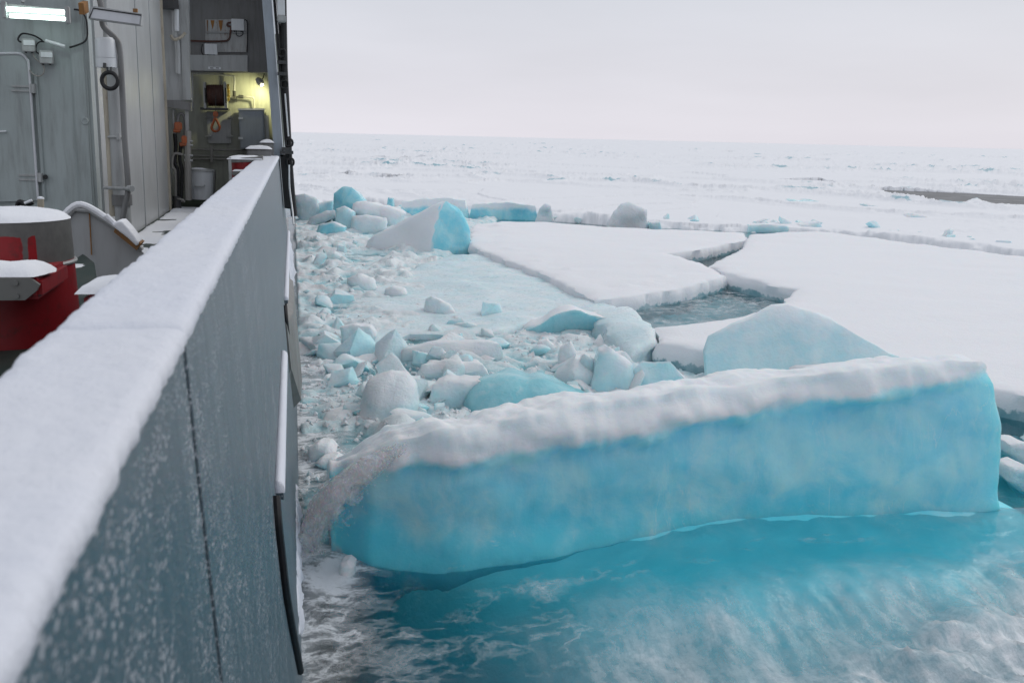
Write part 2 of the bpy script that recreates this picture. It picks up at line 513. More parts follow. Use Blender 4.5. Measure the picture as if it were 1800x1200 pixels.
def m_water():
    m, n, l, b, o = mat_new('sea_water')
    n.remove(b)
    p = pos(n)
    warp = n.new('ShaderNodeVectorMath')
    warp.operation = 'ADD'
    wz = n.new('ShaderNodeTexNoise')
    wz.inputs['Scale'].default_value = 1.3
    wz.inputs['Detail'].default_value = 4
    l.new(p, wz.inputs['Vector'])
    wsc = n.new('ShaderNodeVectorMath')
    wsc.operation = 'SCALE'
    wsc.inputs['Scale'].default_value = 0.55
    l.new(wz.outputs['Color'], wsc.inputs[0])
    l.new(p, warp.inputs[0])
    l.new(wsc.outputs[0], warp.inputs[1])
    # lace of foam on open water
    n1 = noise(n, l, 1.7, 8, 0.7, warp.outputs[0])
    n2 = noise(n, l, 1.5, 7, 0.62, scaled(n, l, warp.outputs[0], (1.0, 1.5, 1.0)))
    rid = mathn(n, l, 'SUBTRACT', 1.0, mathn(n, l, 'MULTIPLY', mathn(n, l, 'ABSOLUTE', mathn(n, l, 'SUBTRACT', n2, 0.5)), 11.0), True)
    tex = mathn(n, l, 'ADD', mathn(n, l, 'MULTIPLY', rid, 0.25), n1)
    f = mathn(n, l, 'ADD', tex, attr(n, 'foam'))
    foam = mrange(n, l, f, 0.95, 1.3)
    foam = mathn(n, l, 'MAXIMUM', foam, mrange(n, l, f, 0.75, 1.15, 0, 0.35))
    # veils of white water streaming towards the ship (downhill off the ice)
    wv = n.new('ShaderNodeVectorMath')
    wv.operation = 'ADD'
    ws2 = n.new('ShaderNodeVectorMath')
    ws2.operation = 'SCALE'
    ws2.inputs['Scale'].default_value = 0.22
    l.new(wz.outputs['Color'], ws2.inputs[0])
    l.new(p, wv.inputs[0])
    l.new(ws2.outputs[0], wv.inputs[1])
    s1 = noise(n, l, 1.0, 8, 0.68, scaled(n, l, wv.outputs[0], (6.0, 1.5, 1.5)))
    s2 = noise(n, l, 1.0, 5, 0.6, scaled(n, l, wv.outputs[0], (1.5, 0.8, 0.8)))
    s3 = noise(n, l, 6.0, 6, 0.7, wv.outputs[0])
    st = mathn(n, l, 'ADD', mathn(n, l, 'MULTIPLY', s1, 0.45), mathn(n, l, 'ADD', mathn(n, l, 'MULTIPLY', s2, 0.25), mathn(n, l, 'MULTIPLY', s3, 0.3)))
    veil = mathn(n, l, 'MULTIPLY', attr(n, 'veil'), mrange(n, l, st, 0.36, 0.66, 0.25, 1.15), True)
    foam = mathn(n, l, 'MAXIMUM', foam, veil)
    tr = n.new('ShaderNodeBsdfTransparent')
    tr.inputs[0].default_value = (0.97, 0.99, 1, 1)
    tu = n.new('ShaderNodeBsdfDiffuse')
    tu.inputs[0].default_value = (0.05, 0.34, 0.39, 1)
    mx = n.new('ShaderNodeMixShader')
    mx.inputs[0].default_value = 0.05
    l.new(tr.outputs[0], mx.inputs[1])
    l.new(tu.outputs[0], mx.inputs[2])
    gl = n.new('ShaderNodeBsdfGlossy')
    gl.inputs['Roughness'].default_value = 0.06
    fr = n.new('ShaderNodeFresnel')
    fr.inputs[0].default_value = 1.33
    bp = n.new('ShaderNodeBump')
    bp.inputs['Strength'].default_value = 0.55
    bp.inputs['Distance'].default_value = 0.03
    hh = mathn(n, l, 'ADD', noise(n, l, 3.0, 6, 0.6, wv.outputs[0]), mathn(n, l, 'ADD', mathn(n, l, 'MULTIPLY', foam, 0.3), mathn(n, l, 'MULTIPLY', noise(n, l, 14, 6, 0.7, wv.outputs[0]), foam)))
    l.new(hh, bp.inputs['Height'])
    l.new(bp.outputs[0], gl.inputs['Normal'])
    l.new(bp.outputs[0], fr.inputs['Normal'])
    m2 = n.new('ShaderNodeMixShader')
    l.new(fr.outputs[0], m2.inputs[0])
    l.new(mx.outputs[0], m2.inputs[1])
    l.new(gl.outputs[0], m2.inputs[2])
    fd = n.new('ShaderNodeBsdfDiffuse')
    fd.inputs[0].default_value = (0.80, 0.83, 0.86, 1)
    l.new(bp.outputs[0], fd.inputs['Normal'])
    m3 = n.new('ShaderNodeMixShader')
    l.new(foam, m3.inputs[0])
    l.new(m2.outputs[0], m3.inputs[1])
    l.new(fd.outputs[0], m3.inputs[2])
    l.new(m3.outputs[0], o.inputs['Surface'])
    va = n.new('ShaderNodeVolumeAbsorption')
    va.inputs['Color'].default_value = (0.0, 0.88, 0.925, 1)
    va.inputs['Density'].default_value = 0.95
    l.new(va.outputs[0], o.inputs['Volume'])
    return m
M['water'] = m_water()

def m_foam():
    m, n, l, b, o = mat_new('sea_foam')
    p = pos(n)
    f = noise(n, l, 9, 7, 0.7, p, 0.8)
    c = mixc(n, l, mrange(n, l, f, 0.35, 0.62), (0.32, 0.42, 0.45), (0.78, 0.77, 0.79))
    l.new(c, b.inputs['Base Color'])
    b.inputs['Roughness'].default_value = 0.7
    b.inputs['Subsurface Weight'].default_value = 0.3
    b.inputs['Subsurface Scale'].default_value = 0.06
    bump(n, l, noise(n, l, 28, 6, 0.75, p, 0.5), 0.8, 0.03, b)
    return m
M['foam'] = m_foam()
def m_froth():
    m, n, l, b, o = mat_new('lacy_froth')
    p = pos(n)
    f = noise(n, l, 7, 7, 0.66, p, 0.7)
    c = mixc(n, l, mrange(n, l, f, 0.35, 0.65), (0.82, 0.81, 0.83), (0.95, 0.93, 0.94))
    l.new(c, b.inputs['Base Color'])
    b.inputs['Roughness'].default_value = 0.6
    bump(n, l, noise(n, l, 22, 6, 0.7, p, 0.5), 0.5, 0.02, b)
    g = mathn(n, l, 'ADD', noise(n, l, 4.5, 8, 0.68, p, 1.2), mathn(n, l, 'SUBTRACT', attr(n, 'cov'), 0.5))
    b.inputs['Subsurface Weight'].default_value = 0.5
    b.inputs['Subsurface Scale'].default_value = 0.15
    l.new(mrange(n, l, g, 0.36, 0.72, 0, 0.8), b.inputs['Alpha'])
    return m
M['froth'] = m_froth()
def m_emit(name, col, s):
    m, n, l, b, o = mat_new(name)
    b.inputs['Base Color'].default_value = (*col, 1)
    b.inputs['Emission Color'].default_value = (*col, 1)
    b.inputs['Emission Strength'].default_value = s
    return m
M['tube_light'] = m_emit('lit_fluorescent_tube', (0.80, 1.0, 0.94), 5.0)
M['bulb'] = m_emit('lit_bulb', (1.0, 0.95, 0.62), 14.0)
#MATERIALS_END

# ================================================================== SEA AND ICE
def hull_x(y, z): return -0.30 + 0.0040 * y + 0.063 * (4.496 - z)

# ---- the big tilted slab: front base line, top line (world)
_base_px = [(600, 985), (640, 985), (800, 1000), (1050, 958), (1300, 915), (1500, 905), (1750, 900)]
_base_z = [0.0, 0.0, 0.05, 0.2, 0.36, 0.42, 0.42]
SB = np.array([onz(p[0], p[1], z) for p, z in zip(_base_px, _base_z)])
_top_px = [(600, 842), (640, 812), (700, 782), (760, 762), (870, 748), (980, 728), (1080, 712), (1200, 694), (1300, 680), (1400, 668),
           (1500, 655), (1580, 645), (1660, 637), (1740, 640), (1762, 652)]
ST = []
for p in _top_px:
    q = ony(p[0], p[1], 11.3)
    for _ in range(3):
        q = ony(p[0], p[1], float(np.interp(q[0], SB[:, 0], SB[:, 1])) + 0.22)
    ST.append(q)
ST = np.array(ST)
_band_px = [(600, 870), (650, 840), (720, 812), (800, 805), (870, 796), (980, 782), (1080, 768), (1200, 748), (1300, 730), (1400, 708), (1500, 690), (1600, 668), (1680, 655), (1760, 652)]
SBAND = np.array([ony(p[0], p[1], 11.2) for p in _band_px])
_sx = np.linspace(SB[0, 0] - 3, SB[-1, 0] + 5, 400)
_sy = np.interp(_sx, SB[:, 0], SB[:, 1])
_k = np.exp(-np.linspace(-2.5, 2.5, 61) ** 2)
_sy = np.convolve(np.pad(_sy, 30, mode='edge'), _k / _k.sum(), mode='valid')
def slab_y(x): return np.interp(x, _sx, _sy)
def shelf_top(X):      # level of the water standing on the slab's foot
    return np.interp(X, [1.5, 3.0, 5.0, 7.0, 9.5, 11, 12.5], [0.0, 0.12, 0.34, 0.42, 0.42, 0.2, 0.0])

def axis(parts):
    out = []
    for a, b, n in parts: out += list(np.linspace(a, b, n, endpoint=False))
    return np.array(out)
def grid_faces(nx, ny):
    i, j = np.meshgrid(np.arange(nx - 1), np.arange(ny - 1), indexing='ij')
    a = (i * ny + j).ravel()
    return np.stack([a, a + ny, a + ny + 1, a + 1], 1)

# ---- water: one closed body with an uneven surface
def build_water():
    xs = np.concatenate([-np.geomspace(9000, 12, 14), axis([(-10, -0.3, 10), (-0.3, 13, 215), (13, 30, 70)]), np.geomspace(30, 9000, 22)])
    ys = np.concatenate([-np.geomspace(6000, 22, 10), axis([(-20, 5, 24), (5, 14, 180), (14, 34, 150), (34, 70, 60)]), np.geomspace(70, 9500, 24)])
    X, Y = np.meshgrid(xs, ys, indexing='ij')
    V = slab_y(X) - Y                                    # distance in front of the slab's face
    lob = 0.4 * pn(X * 0.9, Y * 0.05 + 3.1) + 0.22 * pn(X * 2.3 + 9, Y * 0.08)
    v2 = V + lob
    top = shelf_top(X)
    roll = 1 - sstep(1.35, 3.3, v2)
    near = (V > -0.6) & (V < 7) & (X > 0.2) & (X < 14)
    inside = np.where(near, sstep(-0.5, -0.1, V), 0) * (X < 13)
    Z = top * roll * inside
    amp = sstep(300, 40, np.hypot(X, Y))
    Z = Z + amp * (0.035 * fbm(X * 0.8, Y * 0.5, 1.0, 3) + 0.018 * fbm(X * 3, Y * 2.4, 5.0, 3))
    fur = sstep(1.0, 1.9, v2) * sstep(4.4, 2.6, v2) * sstep(3.0, 5.0, X) * inside    # furrows of the water pouring off
    Z = Z + fur * (0.045 * pn(X * 4.5 + 1.2 * pn(X, Y * 0.6), Y * 0.5, 2.0) + 0.03 * fbm(X * 9, Y * 2.2, 3.0, 3))
    vp = v2 + 0.36 * (X - 5.2)
    pile = sstep(2.45, 3.3, vp) * sstep(7.5, 5.0, vp) * sstep(3.2, 5.4, X) * inside
    Z = Z + pile * np.clip(0.08 + 0.16 * billow(X * 0.9, Y * 0.9, 4.0, 5), 0, 1)
    # foam coverage
    d_h = X - hull_x(Y, 0)
    foam = np.full(X.shape, -0.12)
    foam = foam + 0.36 * sstep(1.6, 0.05, d_h) * sstep(60, 20, Y)
    foam = foam + 0.30 * sstep(13.2, 15, Y) * sstep(30, 22, Y) * sstep(7, 3, X)
    foam = foam + 0.38 * np.exp(-((X - 1.9) / 1.9) ** 2) * np.exp(-((Y - 9.1) / 1.2) ** 2)
    lobe = np.clip(0.5 + 1.1 * fbm(X * 0.8 + 2.0, Y * 0.4, 7.0, 3), 0, 1)
    veil = inside * sstep(0.8, 2.4, v2) * sstep(1.6, 4.2, X) * (0.36 + 0.74 * lobe)
    veil = np.maximum(veil, inside * sstep(7.8, 10, X) * sstep(0.5, 1.4, V) * (0.2 + 0.6 * lobe) * sstep(12, 10.5, X))
    veil = np.maximum(veil, pile * np.clip(0.95 + 0.4 * pn(X * 0.9, Y * 0.9, 8.0), 0, 1))
    line = np.exp(-((V - 0.75 - 0.35 * pn(X * 0.7, 3.3)) / 0.22) ** 2) * sstep(1.4, 2.4, X) * sstep(8.6, 6.5, X)
    foam = foam + 0.26 * line
    foam = foam + 0.22 * sstep(9.3, 10.2, X) * inside * sstep(0.2, 0.8, V)
    foam = foam + 0.55 * np.exp(-((X - 0.45) / 0.5) ** 2) * np.exp(-((Y - 11.0) / 0.9) ** 2)
    pond = sstep(26, 27.5, Y) * sstep(33, 31, Y) * sstep(7.5, 9, X) * sstep(20, 17, X)
    pond = np.maximum(pond, sstep(21.3, 23, Y) * sstep(28, 26, Y) * sstep(7.5, 8.5, X) * sstep(16, 13, X))
    foam = foam + 0.45 * pond
    foam = foam - 0.5 * sstep(60, 90, np.hypot(X, Y))
    nx, ny = len(xs), len(ys)
    top_v = np.stack([X.ravel(), Y.ravel(), Z.ravel()], 1)
    bot_v = top_v.copy()
    bot_v[:, 2] = -40
    fc = grid_faces(nx, ny)
    n0 = nx * ny
    fb = fc[:, ::-1] + n0
    side = []
    idx = lambda i, j: i * ny + j
    for i in range(nx - 1):
        side += [(idx(i, 0), idx(i, 0) + n0, idx(i + 1, 0) + n0, idx(i + 1, 0)), (idx(i + 1, ny - 1), idx(i + 1, ny - 1) + n0, idx(i, ny - 1) + n0, idx(i, ny - 1))]
    for j in range(ny - 1):
        side += [(idx(0, j + 1), idx(0, j + 1) + n0, idx(0, j) + n0, idx(0, j)), (idx(nx - 1, j), idx(nx - 1, j) + n0, idx(nx - 1, j + 1) + n0, idx(nx - 1, j + 1))]
    z2 = np.zeros(n0)
    o = put('sea_water', np.concatenate([top_v, bot_v]), fc.tolist() + fb.tolist() + side, M['water'], smooth=True,
            attrs={'foam': np.concatenate([foam.ravel(), z2 - 1]), 'veil': np.concatenate([veil.ravel(), z2])})
    o['kind'] = 'structure'
    return o
build_water()

# ---- floes: outline on the ice, uneven rim, rounded edge, snow on top
def densify(P, step, jit, seed, closed=True):
    P = np.asarray(P, float)[:, :2]
    out = []
    n = len(P)
    rg = np.random.default_rng(seed)
    for i in range(n if closed else n - 1):
        a, b = P[i], P[(i + 1) % n]
        L = np.linalg.norm(b - a)
        k = max(1, int(L / step))
        nrm = np.array([-(b - a)[1], (b - a)[0]]) / max(L, 1e-6)
        for t in range(k):
            q = a + (b - a) * t / k
            w = math.sin(math.pi * t / k) ** 0.5 if k > 1 else 0
            q = q + nrm * jit * w * float(fbm(q[0] * 0.9 / max(jit, 0.05) * 0.25, q[1] * 0.9 / max(jit, 0.05) * 0.25, seed * 3.1, 4))
            out.append(q)
    return np.array(out)
def dist_poly(Q, B):
    d = np.full(len(Q), 1e9)
    A, C = B, np.roll(B, -1, 0)
    for s in range(0, len(Q), 4000):
        q = Q[s:s + 4000, None, :]
        ab = (C - A)[None]
        t = np.clip(((q - A[None]) * ab).sum(2) / np.maximum((ab ** 2).sum(2), 1e-9), 0, 1)
        d[s:s + 4000] = np.sqrt((((A[None] + ab * t[..., None]) - q) ** 2).sum(2)).min(1)
    return d
def inside_poly(Q, B):
    x, y = Q[:, 0], Q[:, 1]
    c = np.zeros(len(Q), bool)
    for a, b in zip(B, np.roll(B, -1, 0)):
        if a[1] == b[1]: continue
        k = ((a[1] > y) != (b[1] > y)) & (x < (b[0] - a[0]) * (y - a[1]) / (b[1] - a[1]) + a[0])
        c ^= k
    return c
def cdt(B, inner):
    pts = [Vector((float(p[0]), float(p[1]))) for p in np.concatenate([B, inner])]
    n = len(B)
    r = delaunay_2d_cdt(pts, [(i, (i + 1) % n) for i in range(n)], [list(range(n))], 1, 1e-5)
    return np.array([tuple(v) for v in r[0]]), [tuple(f_) for f_ in r[2]], r[3]
def make_floe(name, poly, ztop, thick, mat, label, cat='ice floe', step=0.3, jit=0.15, gs=0.5, seed=1, rim=0.12, zfun=None, relief=None, base_s=1.0, side_s=0.1, group=None, lean=0.0):
    B = densify(poly, step, jit, seed)
    lo, hi = B.min(0), B.max(0)
    gx, gy = np.meshgrid(np.arange(lo[0], hi[0], gs), np.arange(lo[1], hi[1], gs), indexing='ij')
    rg = np.random.default_rng(seed)
    Q = np.stack([gx.ravel(), gy.ravel()], 1) + rg.uniform(-0.3, 0.3, (gx.size, 2)) * gs
    Q = Q[inside_poly(Q, B)]
    dQ = dist_poly(Q, B)
    Q = Q[dQ > rim * 1.6]
    # extra ring just inside the rim, so that the edge can round off
    tang = np.roll(B, -1, 0) - np.roll(B, 1, 0)
    nr = np.stack([-tang[:, 1], tang[:, 0]], 1)
    nr /= np.maximum(np.linalg.norm(nr, axis=1), 1e-9)[:, None]
    ring = np.concatenate([B + nr * rim, B - nr * rim])
    ring = ring[inside_poly(ring, B)]
    ring = ring[dist_poly(ring, B) > rim * 0.6]
    V2, Fc, _ = cdt(B, np.concatenate([Q, ring]))
    d = dist_poly(V2, B)
    z = ztop - 0.5 * rim * np.exp(-d / (rim * 0.5)) + 0.05 * fbm(V2[:, 0] * 0.25, V2[:, 1] * 0.7, seed, 4) + 0.03 * np.clip(fbm(V2[:, 0] * 0.5, V2[:, 1] * 1.1, seed + 3, 3) - 0.3, 0, 1)
    if relief is not None: z = z + relief(V2[:, 0], V2[:, 1], d)
    if zfun is not None: z = z + zfun(V2[:, 0], V2[:, 1])
    V3 = np.concatenate([V2, z[:, None]], 1)
    snow = np.full(len(V3), base_s)
    # boundary loop of the triangulation
    cnt = {}
    for f_ in Fc:
        for a, b in zip(f_, f_[1:] + f_[:1]):
            cnt[(a, b)] = cnt.get((a, b), 0) + 1
    nxt = {a: b for (a, b) in cnt if (b, a) not in cnt}
    loops, seen = [], set()
    for s in nxt:
        if s in seen: continue
        lp = [s]
        seen.add(s)
        while nxt.get(lp[-1]) is not None and nxt[lp[-1]] not in seen:
            lp.append(nxt[lp[-1]])
            seen.add(lp[-1])
        loops.append(lp)
    verts, faces, sn = V3.tolist(), list(Fc), snow.tolist()
    rows = 7
    cen = V2.mean(0)
    for lp in loops:
        if len(lp) < 4: continue
        prev = lp
        P = np.array([V2[i] for i in lp])
        tg = np.roll(P, -1, 0) - np.roll(P, 1, 0)
        nn = np.stack([tg[:, 1], -tg[:, 0]], 1)
        nn /= np.maximum(np.linalg.norm(nn, axis=1), 1e-9)[:, None]
        zt = np.array([z[i] for i in lp])
        for r_ in range(1, rows + 1):
            t = r_ / rows
            off = 0.05 * math.sin(t * 3.0) + 0.12 * fbm(P[:, 0] * 0.7, P[:, 1] * 0.7, t * thick * 3.5 + seed, 4) - lean * t
            cur = []
            for k in range(len(lp)):
                q = P[k] + nn[k] * off[k]
                verts.append((q[0], q[1], zt[k] - t * thick))
                sn.append(side_s + (0.55 if r_ == 1 else 0.3 if r_ == 2 else 0.0))
                cur.append(len(verts) - 1)
            for k in range(len(lp)):
                k2 = (k + 1) % len(lp)
                faces.append((prev[k2], prev[k], cur[k], cur[k2]))
            prev = cur
        faces.append(tuple(prev))
    o = put(name, verts, faces, mat, smooth=True, attrs={'snow': sn})
    bm = bmesh.new()
    bm.from_mesh(o.data)
    bmesh.ops.recalc_face_normals(bm, faces=bm.faces)
    bm.to_mesh(o.data)
    bm.free()
    o.data.set_sharp_from_angle(angle=R(62))
    tag(o, label, cat, group)
    return o
def pxz(L, z): return np.array([onz(a, b, z)[:2] for a, b in L])

zM = 0.5
polyM = pxz([(826, 430), (880, 452), (960, 482), (1010, 508), (1045, 525), (1100, 520), (1150, 511), (1220, 499), (1276, 483), (1258, 473),
             (1236, 463), (1200, 452), (1171, 444), (1215, 440), (1262, 431), (1311, 420), (1309, 409), (1240, 405), (1150, 402), (1050, 397), (960, 391), (880, 388), (830, 396)], zM)
def reliefM(x, y, d):
    e = np.exp(-((d - 1.3 - 0.5 * pn(x * 0.3, y * 0.3)) / 0.45) ** 2) * sstep(16, 11, x)
    return 0.22 * e * np.clip(fbm(x * 1.2, y * 1.2, 3, 4) - 0.05, -0.1, 1)
make_floe('ice_floe', polyM, zM, 1.6, M['floe'], 'flat snow-covered floe with a pointed front corner and a notch at its right', step=0.16, jit=0.15, gs=0.4, seed=11, relief=reliefM)

zR = 0.55
polyR = pxz([(1318, 411), (1380, 407), (1440, 406), (1520, 415), (1600, 427), (1700, 438), (1800, 451), (2050, 490), (2500, 600), (2500, 820), (2000, 760), (1800, 690), (1700, 668),
             (1560, 655), (1400, 640), (1245, 617), (1200, 609), (1162, 602), (1158, 590), (1149, 574), (1200, 569), (1262, 560), (1330, 546), (1378, 529), (1400, 508), (1340, 494), (1279, 479),
             (1246, 466), (1275, 450), (1306, 434)], zR)
make_floe('ice_floe', polyR, zR, 1.5, M['floe'], 'broad smooth snow-covered floe on the right, reaching to the picture edge', step=0.18, jit=0.15, gs=0.5, seed=23)

polyP = pxz([(575, 575), (610, 532), (690, 490), (745, 462), (800, 452), (850, 450), (905, 468), (980, 500), (1045, 533), (1095, 560), (1128, 585), (1148, 622), (1110, 632), (1065, 600),
             (1010, 552), (960, 560), (925, 574), (860, 585), (800, 592), (720, 585), (640, 597)], 0.15)
cP = polyP.mean(0)
def tiltP(x, y):
    return 0.03 * (x - cP[0]) - 0.02 + 0.09 * fbm(x * 0.6, y * 0.6, 9, 5) + 0.30 * sstep(6.4, 8.2, x) * sstep(27.5, 24.5, y)
make_floe('ice_floe', polyP, 0.25, 0.9, M['frost'], 'half-sunk pale turquoise floe awash with slush, in front of the pointed floe', step=0.2, jit=0.22, gs=0.22, seed=31, zfun=tiltP, base_s=0.42, side_s=0.0)

# ---- the pack ice out to the horizon: one sheet with ridges and open leads
def build_field():
    bnd = [(300, 352), (505, 350), (600, 350), (690, 352), (820, 366), (940, 376), (1100, 389), (1290, 398), (1440, 402), (1600, 421), (1800, 443), (2100, 485), (2700, 600), (3600, 900)]
    BW = np.array([onz(a, b, 0.4)[:2] for a, b in bnd])
    ba = np.arctan2(BW[:, 0], BW[:, 1])
    br = np.hypot(BW[:, 0], BW[:, 1])
    ang = np.concatenate([np.linspace(R(-75), R(-2), 60, endpoint=False), np.linspace(R(-2), R(42), 860, endpoint=False), np.linspace(R(42), R(110), 90)])
    r0 = np.interp(ang, ba, br)
    r0 = r0 * (1 + 0.012 * fbm(ang * 60, 0.3, 1.0, 3))
    nr = 330
    t = np.linspace(0, 1, nr)
    A = np.repeat(ang[:, None], nr, 1)
    inv = (1 / r0)[:, None] * (1 - t)[None] ** 1.0 + (1 / 16000.0) * t[None]
    Rr = 1 / inv
    X, Y = np.sin(A) * Rr, np.cos(A) * Rr
    Z = 0.42 + 0.05 * fbm(X * 0.15, Y * 0.15, 2, 4) + 0.10 * fbm(X * 0.03, Y * 0.03, 7, 3) * sstep(40, 90, Rr)
    # plates and the pressure ridges between them
    seeds = np.random.default_rng(5)
    nS = 700
    rr = 30 + 900 * seeds.random(nS) ** 1.6
    aa = seeds.uniform(R(-40), R(80), nS)
    S = np.stack([np.sin(aa) * rr, np.cos(aa) * rr], 1)
    wx = X + 5 * pn(X * 0.06, Y * 0.06, 1)
    wy = Y + 5 * pn(X * 0.06, Y * 0.06, 2)
    P = np.stack([wx.ravel(), wy.ravel()], 1)
    F1 = np.empty(len(P)); F2 = np.empty(len(P)); I1 = np.empty(len(P), int)
    for s in range(0, len(P), 6000):
        d = np.sqrt(((P[s:s + 6000, None, :] - S[None]) ** 2).sum(2))
        i = np.argpartition(d, 1, axis=1)[:, :2]
        dd = np.take_along_axis(d, i, 1)
        k = dd[:, 0] > dd[:, 1]
        F1[s:s + 6000] = dd.min(1); F2[s:s + 6000] = dd.max(1)
        I1[s:s + 6000] = np.where(k, i[:, 1], i[:, 0])
    gap = (F2 - F1).reshape(X.shape)
    rk = np.clip(0.5 + 1.1 * pn(X * 0.025, Y * 0.025, 4), 0, 1)              # some ridges high, some only a crack
    wid = 1.4 + 0.004 * Rr
    rub = np.clip(billow(X * 0.55, Y * 0.55, 3, 4) * 0.5 + 0.25, 0, 1.3)
    ridge = np.exp(-(gap / wid) ** 2) * rk * sstep(1500, 500, Rr)
    Z = Z + ridge * rub * (0.62 + 0.0007 * Rr)
    plate = (np.random.default_rng(8).uniform(-0.10, 0.14, nS))[I1].reshape(X.shape) * sstep(700, 200, Rr)
    Z = Z + plate
    sn = 1.0 - ridge * np.clip(0.35 + 0.75 * pn(X * 0.3, Y * 0.3, 6), 0, 1) * 1.2
    # broken rubble along the near rim
    db = (Rr - r0[:, None])
    rimk = np.exp(-(db / 2.6) ** 2)
    Z = Z + rimk * (0.30 * np.clip(billow(X * 0.5, Y * 0.5, 6, 4) * 0.6, -0.3, 1.2)) * np.clip(0.35 + 1.3 * pn(X * 0.14, Y * 0.14, 31), 0, 1.2)
    sn = sn - rimk * np.clip(0.05 + 0.8 * pn(X * 0.16, Y * 0.16, 2), 0, 0.7)
    Z = Z - 0.16 * np.exp(-(db / 7.0) ** 2)
    Z = -0.9 + (Z + 0.9) * sstep(0.0, 2.2, db + 1.3 * fbm(X * 0.35, Y * 0.35, 12, 4) + 0.4)
    Z = np.where(np.arange(nr)[None] == 0, -0.9, Z)
    sn = np.where(np.arange(nr)[None] <= 1, 0.62 + 0.5 * pn(X * 0.12, Y * 0.12, 9), sn)
    sn = sn - 0.5 * np.clip(pn(X * 0.02, Y * 0.05, 3) - 0.30, 0, 1) - 0.9 * np.clip(fbm(X * 0.012, Y * 0.05, 13, 4) - 0.42, 0, 1) * sstep(150, 400, Rr)
    # open leads
    def lead(pp, jit, key):
        L = densify(pxz(pp, 0.34), 1.0, jit, key)
        Q = np.stack([X.ravel(), Y.ravel()], 1)
        m = np.zeros(len(Q), bool)
        bb = (Q[:, 0] > L[:, 0].min() - 1) & (Q[:, 0] < L[:, 0].max() + 1) & (Q[:, 1] > L[:, 1].min() - 1) & (Q[:, 1] < L[:, 1].max() + 1)
        m[bb] = inside_poly(Q[bb], L)
        return m.reshape(X.shape)
    lm = lead([(1543, 334), (1600, 336), (1680, 339), (1750, 343), (1830, 347), (2000, 356), (2300, 372), (2300, 392), (2000, 372), (1830, 363), (1740, 359), (1690, 356), (1640, 353), (1600, 347), (1565, 341)], 0.9, 3)
    lm |= lead([(1368, 319), (1400, 316), (1440, 315), (1452, 320), (1490, 327), (1545, 334), (1500, 331), (1440, 321)], 0.5, 4)
    for k, (x0, x1, yy) in enumerate(((640, 690, 278), (702, 750, 278), (515, 580, 306), (585, 640, 309), (650, 720, 313), (1270, 1292, 266), (1440, 1462, 272), (728, 775, 302))):
        lm |= lead([(x0, yy), ((x0 + x1) / 2, yy - 0.9), (x1, yy + 0.3), ((x0 + x1) / 2, yy + 0.9)], 0.3, 10 + k)
    Z = np.where(lm, -1.3, Z)
    LW = densify(pxz([(1530, 331), (1680, 336), (1830, 344), (2000, 353), (2320, 370), (2320, 400), (2000, 380), (1830, 367), (1740, 363), (1690, 359), (1600, 352), (1540, 343)], 0.33), 2.0, 0.0, 3)
    V2, Fq, _ = cdt(LW, np.zeros((0, 2)))
    o = put('thin_ice', np.concatenate([V2, np.full((len(V2), 1), 0.33)], 1), Fq, M['nilas'])
    o['kind'] = 'structure'
    sn = np.where(lm, 0.2, sn)
    o = put('pack_ice', np.stack([X.ravel(), Y.ravel(), Z.ravel()], 1), grid_faces(len(ang), nr), M['field'], smooth=True, attrs={'snow': sn.ravel()})
    o['kind'] = 'structure'
build_field()

# ---- slush between the ship and the floes
def slush_z(X, Y):
    X, Y = np.asarray(X, float), np.asarray(Y, float)
    n1 = billow(X * 0.42, Y * 0.42, 1.0, 4)
    n2 = billow(X * 1.5, Y * 1.5, 3.0, 4)
    big = fbm(X * 0.22, Y * 0.2, 5.0, 3)
    fill = 0.10 + 0.30 * big
    fill = fill - 0.45 * sstep(15.6, 13.2, Y)
    fill = fill - 0.30 * sstep(1.8, 0.3, X) * sstep(24, 17, Y)
    fill = fill + 0.14 * sstep(24, 34, Y)
    lim = np.interp(Y, [12, 15, 17, 19, 21.5, 24, 27, 33, 40, 46, 52, 68], [4.5, 8.5, 9.5, 8.9, 8.3, 7.9, 8.0, 7.0, 6.2, 8, 11, 14])
    fill = fill - 0.8 * sstep(lim - 0.4, lim + 0.4, X)
    fill = fill - 0.30 * inside_poly(np.stack([X.ravel(), Y.ravel()], 1), polyP).reshape(X.shape) * sstep(3.0, 5.0, X)
    lump = np.clip(fbm(X * 0.95, Y * 0.95, 21.0, 2) - 0.12, 0, 1)
    Z = -0.03 + fill * 0.5 + 0.12 * (n1 - 0.75) + 0.06 * (n2 - 0.8) + 0.34 * lump * sstep(-0.1, 0.2, fill) + 0.02 * fbm(X * 6, Y * 6, 2, 2)
    return np.clip(Z, -0.5, 0.5), n2
def build_slush():
    xs = np.arange(-0.1, 15.5, 0.07)
    ys = np.concatenate([np.arange(12.2, 26, 0.07), np.arange(26, 40, 0.11), np.arange(40, 68, 0.2)])
    X, Y = np.meshgrid(xs, ys, indexing='ij')
    Z, n2 = slush_z(X, Y)
    sn = np.clip(0.30 + 1.9 * Z + 0.45 * (n2 - 0.7) + 0.25 * pn(X * 0.4, Y * 0.4, 8), -0.3, 1.0)
    pink = sstep(2.6, 0.3, X) * sstep(13, 15, Y)
    Z = np.where(X < hull_x(Y, 0) + 0.02, -0.6, Z)
    o = put('slush', np.stack([X.ravel(), Y.ravel(), Z.ravel()], 1), grid_faces(len(xs), len(ys)), M['slush'], smooth=True, attrs={'snow': sn.ravel(), 'pink': pink.ravel()})
    tag(o, 'pale turquoise slush and broken ice packed between hull and floes', 'slush', kind='stuff')
build_slush()

